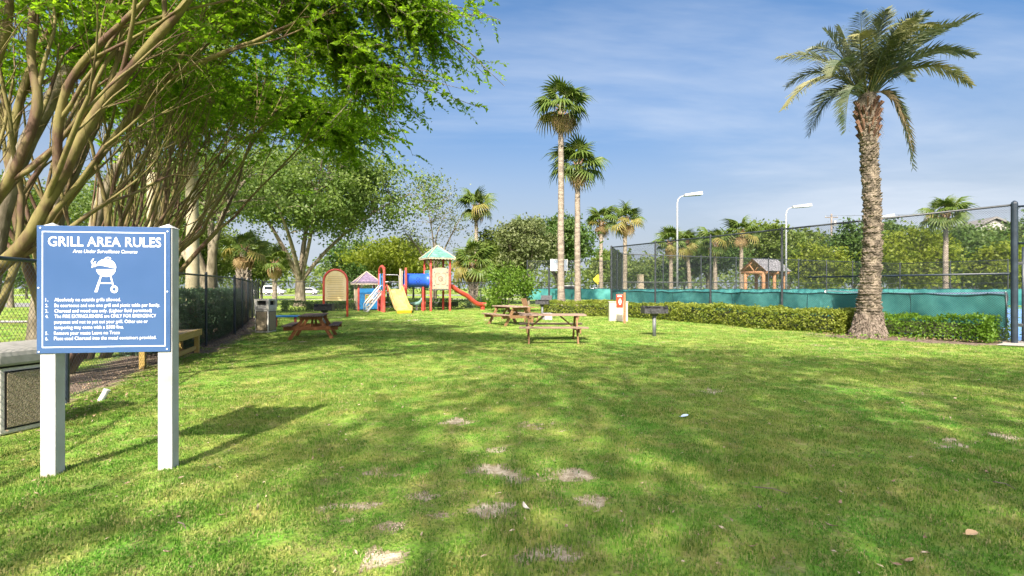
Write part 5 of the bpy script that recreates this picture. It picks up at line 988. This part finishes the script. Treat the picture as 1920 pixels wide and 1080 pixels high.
# trees beyond the fences
def T(label, px, d, ytop, wpx, lm, seed, ybot=470, name='tree', **k):
    X = wp(px, 540, d).x; H = top(ytop, d); zb = top(ybot, d); hw = wpx / 2 / 960 * d; ch = (H - zb) / 2; kw = dict(nclump=46, per=60, ls=max(.10, d * .0046), cr=max(hw, ch) * .36, nl=5); kw.update(k)
    return tree(name, label, (X, d), H, hw * .88, kw.pop('dp', hw * .8), zb + ch, ch * .92, kw.pop('tr_', .012 * H + .05), kw.pop('fork', max(zb * .75, 1.4)), lm, kw.pop('bm', B_oak), seed, **kw)
T('great spreading oak whose limbs fork low behind the playground sign', 563, 41, 262, 400, L_oak, 101, 455, 'oak_tree', nclump=170, per=120, ls=.20, cr=1.6, nl=7, tr_=.42, fork=2.2, offx=1.2, flat=.6, low=-.9, shell=.35)
tw = T('pale twin trunked tree with grey bark just behind the dark hedge', 398, 25, 275, 250, L_oak, 102, 432, 'oak_tree', nclump=60, per=80, ls=.11, cr=1.0, nl=4, tr_=.46, fork=1.5, offx=.3, flat=.6, dp=2.2)
T('rounded bright yellow-green tree behind the purple playhouse roof', 728, 58, 442, 165, L_lime, 103, 535, per=90, nclump=70, ls=.24)
T('thin leaved bare looking tree above the climbing tower', 815, 47, 318, 150, L_grey, 104, 500, nclump=95, per=13, ls=.15, cr=1.3, nl=9, fork=3.0, low=-1, flat=1.0, tr_=.2)
T('dark green tree behind the bare looking tree', 775, 66, 462, 110, L_mid, 105, 538, nclump=50)
T('mixed green tree between tower slide and palms', 940, 47, 428, 120, L_mid, 106, 530, nclump=70, per=70)
T('grey-green airy tree under the poking palm crown', 990, 44, 408, 115, L_grey, 107, 520, nclump=70, per=60, ls=.18)
T('dense dark green tree behind the two tall palms', 1050, 48, 405, 118, L_oakd, 108, 505, 'oak_tree', nclump=80, per=80, ls=.22, tr_=.4, fork=2.2)
T('low green tree far beyond the basketball court', 1145, 85, 470, 110, L_mid, 109, 542, nclump=50)
T('green tree seen through the court fence corner', 1215, 72, 482, 120, L_mid, 110, 542, nclump=50, per=70)
T('dark shrubby magnolia beside the nearest floodlight', 1248, 62, 500, 60, L_oakd, 111, 546, nclump=34)
T('spreading dark oak behind the reddish palm trunk', 1330, 70, 445, 135, L_oakd, 112, 515, 'oak_tree', nclump=70, per=80, tr_=.5, fork=2.6)
T('dark green tree behind the four palms', 1283, 78, 452, 95, L_oakd, 113, 530, nclump=46)
T('tall mid green tree behind the pavilion roof', 1428, 74, 415, 120, L_mid, 114, 500, nclump=80, per=80)
T('green tree between pavilion and second floodlight', 1480, 80, 436, 95, L_oak, 115, 535, nclump=56)
T('yellow-green cypress just west of the utility pole', 1543, 62, 455, 95, L_lime, 116, 546, 'cypress_tree', nclump=70, per=80, low=-1, flat=.8)
T('dark tree behind the utility pole', 1600, 82, 416, 120, L_oakd, 117, 540, nclump=76, per=70)
T('dark airy tree west of the utility pole', 1520, 88, 428, 80, L_mid, 118, 540, nclump=46)
T('widest yellow-green cypress, beside the date palm trunk', 1705, 58, 428, 130, L_lime, 119, 546, 'cypress_tree', nclump=100, per=85, low=-1, flat=.8)
T('dark tree behind the widest cypress', 1672, 84, 412, 100, L_oakd, 120, 530, nclump=60)
T('broad dark green tree behind the lone fan palm', 1790, 74, 420, 150, L_oakd, 121, 545, nclump=100, per=80)
T('mid green tree under the white house gable', 1850, 78, 434, 120, L_mid, 122, 545, nclump=80, per=80)
T('yellow-green cypress near the gate post', 1880, 56, 462, 110, L_lime, 123, 546, 'cypress_tree', nclump=80, per=80, low=-1, flat=.8)
T('tall dark tree east of the gate post', 1950, 76, 400, 150, L_oakd, 124, 545, nclump=80, per=70)
T('bright leafy shrub tree behind the angled picnic table', 950, 31, 500, 105, leafmat('leaf_fresh', (.060, .130, .012), (.135, .215, .030), .4, 1.2), 125, 578, 'shrub', nclump=40, per=60, ls=.12, cr=.55, offx=.2, flat=.9, low=-1, fork=.3, tr_=.05, cat='shrub')
T('small fresh green shrub under the end of the wavy slide', 905, 37.5, 558, 60, L_shrub, 126, 582, 'shrub', nclump=24, per=60, ls=.11, cr=.4, low=-1, fork=.2, tr_=.03, cat='shrub')
T('low dark bush behind the playhouse', 668, 40, 490, 75, L_oakd, 127, 575, 'shrub', nclump=34, per=60, ls=.15, low=-1, fork=.4, tr_=.06, cat='shrub')
T('green tree filling the gap between the oak and the playhouse', 660, 64, 446, 110, L_oakd, 128, 540, nclump=54)
T('green tree filling the gap behind the young straw palm', 490, 62, 445, 130, L_mid, 129, 530, nclump=60, per=70)
T('mid green tree behind the twin trunked tree', 400, 52, 420, 150, L_mid, 130, 535, nclump=70, per=70)
T('tall green tree beyond the crape myrtle stems', 250, 44, 330, 260, L_oak, 131, 500, nclump=90, per=80, ls=.2, tr_=.3)
T('green tree behind the smooth palm trunks', 330, 36, 300, 180, L_mid, 132, 470, nclump=60, per=70, ls=.17)
T('airy tree beyond the road behind the sign', 120, 50, 360, 260, L_oak, 133, 500, nclump=80, per=70, ls=.22)
T('shade tree beyond the sidewalk at the picture edge', 20, 38, 330, 220, L_mid, 134, 480, nclump=60, per=70, ls=.18)
T('low tree behind the roadside', 50, 70, 460, 160, L_oakd, 135, 540, nclump=50)
# far wood that closes the horizon
rng = np.random.default_rng(77); n = 26000; a = rng.uniform(-150, 170, n); y = rng.uniform(128, 150, n); hN = 5 + 4.5 * vnoise(np.column_stack([a, a * 0]), 9, 4) + 2 * vnoise(np.column_stack([a, a * 0]), 3, 5); z = rng.random(n) ** .75 * hN
o = leaves('far_treeline', np.column_stack([a, y, z]), 1.0, L_mid, None, rng); tag(o, 'far band of woods along the horizon', 'treeline', kind='stuff')
# shade trees behind the viewer: their crowns throw the dappled shade over the lawn
for i, (x, y, H, cw, per, nc, sd_) in enumerate([(-2.0, -12.5, 18.5, 3.7, 32, 52, 201), (1.2, -11.0, 18.5, 4.2, 29, 52, 202), (6.2, -9.8, 18.0, 4.4, 25, 50, 203), (-.6, -8.2, 19.5, 3.8, 26, 40, 204), (-6.8, -14.6, 17.0, 2.2, 30, 18, 205), (11.2, -9.4, 18.4, 4.0, 22, 46, 206)]):
    tree('oak_tree', ('shade oak behind the viewer nearest the sign', 'shade oak behind the viewer at the middle of the lawn', 'shade oak behind the viewer toward the gate', 'tallest shade oak behind the viewer', 'small oak behind the viewer west of the others', 'shade oak behind the viewer farthest toward the gate')[i], (x, y), H, cw, cw * .95, H - 3.6, 3.2, .30, H * .55, L_oak, B_oak, sd_, nclump=nc, per=per, ls=.20, cr=1.15, nl=6, low=-.8)

# fallen leaves and bits on the grass
M_dl = mat('fallen_leaf', (.20, .13, .075), .8, (.34, .26, .19), 30)
def leaf_obj(name, px, py, ln, wd, rz, m, label, group=None, curl=.25, cat='leaf'):
    x, y = gp(px, py); z = float(lawn_z(np.array([[x, y]]))[0]); mb = MB(); n = 6; pts_ = []
    for i in range(n + 1): u = i / n; hw_ = wd / 2 * math.sin(math.pi * (.06 + .9 * u)) ** .8; zz = curl * ln * (2 * u - 1) ** 2 * .5; pts_ += [((u - .5) * ln, -hw_, zz + hw_ * .5), ((u - .5) * ln, 0, zz), ((u - .5) * ln, hw_, zz + hw_ * .5)]
    mb.add(pts_, [f for i in range(n) for f in ((i * 3, i * 3 + 3, i * 3 + 4, i * 3 + 1), (i * 3 + 1, i * 3 + 4, i * 3 + 5, i * 3 + 2))]); mb.tube([(-ln * .5, 0, curl * ln * .5), (-ln * .75, .01, curl * ln * .5 + .01)], .002, 3)
    o = mb.build(name, m, None, smooth=True, loc=(x, y, z + .02), rot=(.2, -.15, rz)); return tag(o, label, cat, group)
M_pl = mat('pale_leaf', (.50, .45, .38), .7, (.60, .55, .48), 9)
leaf_obj('dead_leaf', 985, 966, .085, .035, 2.0, M_pl, 'pale curled dead leaf standing out between the worn sandy spots', None, .5)
leaf_obj('dead_leaf', 1822, 1004, .075, .05, .2, mat('tan_leaf', (.52, .36, .20), .7), 'tan fallen leaf lying flat near the lawn corner', None, .1)
leaf_obj('paper_scrap', 1284, 782, .10, .05, .4, mat('pale_blue_scrap', (.45, .56, .72), .6), 'small pale blue scrap lying on the shaded grass', None, .1, 'litter')
rr = random.Random(9)
for px, py in [(1575, 945), (1683, 1062), (1705, 1055), (1425, 955), (1408, 1030), (1555, 990), (1735, 1012), (1520, 876), (1850, 888), (1396, 776), (335, 978), (414, 975), (1675, 905), (313, 1045)]:
    leaf_obj('dry_leaf', px, py, rr.uniform(.04, .07), rr.uniform(.015, .028), rr.uniform(0, 6.28), M_dl, 'small dry leaf lying on the lawn', 'dry leaves on the lawn', rr.uniform(.1, .5))
def twig(px0, py0, px1, py1, label):
    a, c = gp(px0, py0), gp(px1, py1); mb = MB(); mb.tube([(a[0], a[1], .035), ((a[0] + c[0]) / 2 + .01, (a[1] + c[1]) / 2, .05), (c[0], c[1], .04)], [.005, .004, .002], 5); tag(mb.build('twig', B_oak), label, 'twig')
twig(1415, 922, 1478, 936, 'thin brown twig on the grass near the dry leaves'); twig(1862, 912, 1905, 928, 'grey twig on the grass by the lawn edge'); twig(334, 990, 348, 1005, 'short pale twig in the grass in front of the rules sign')
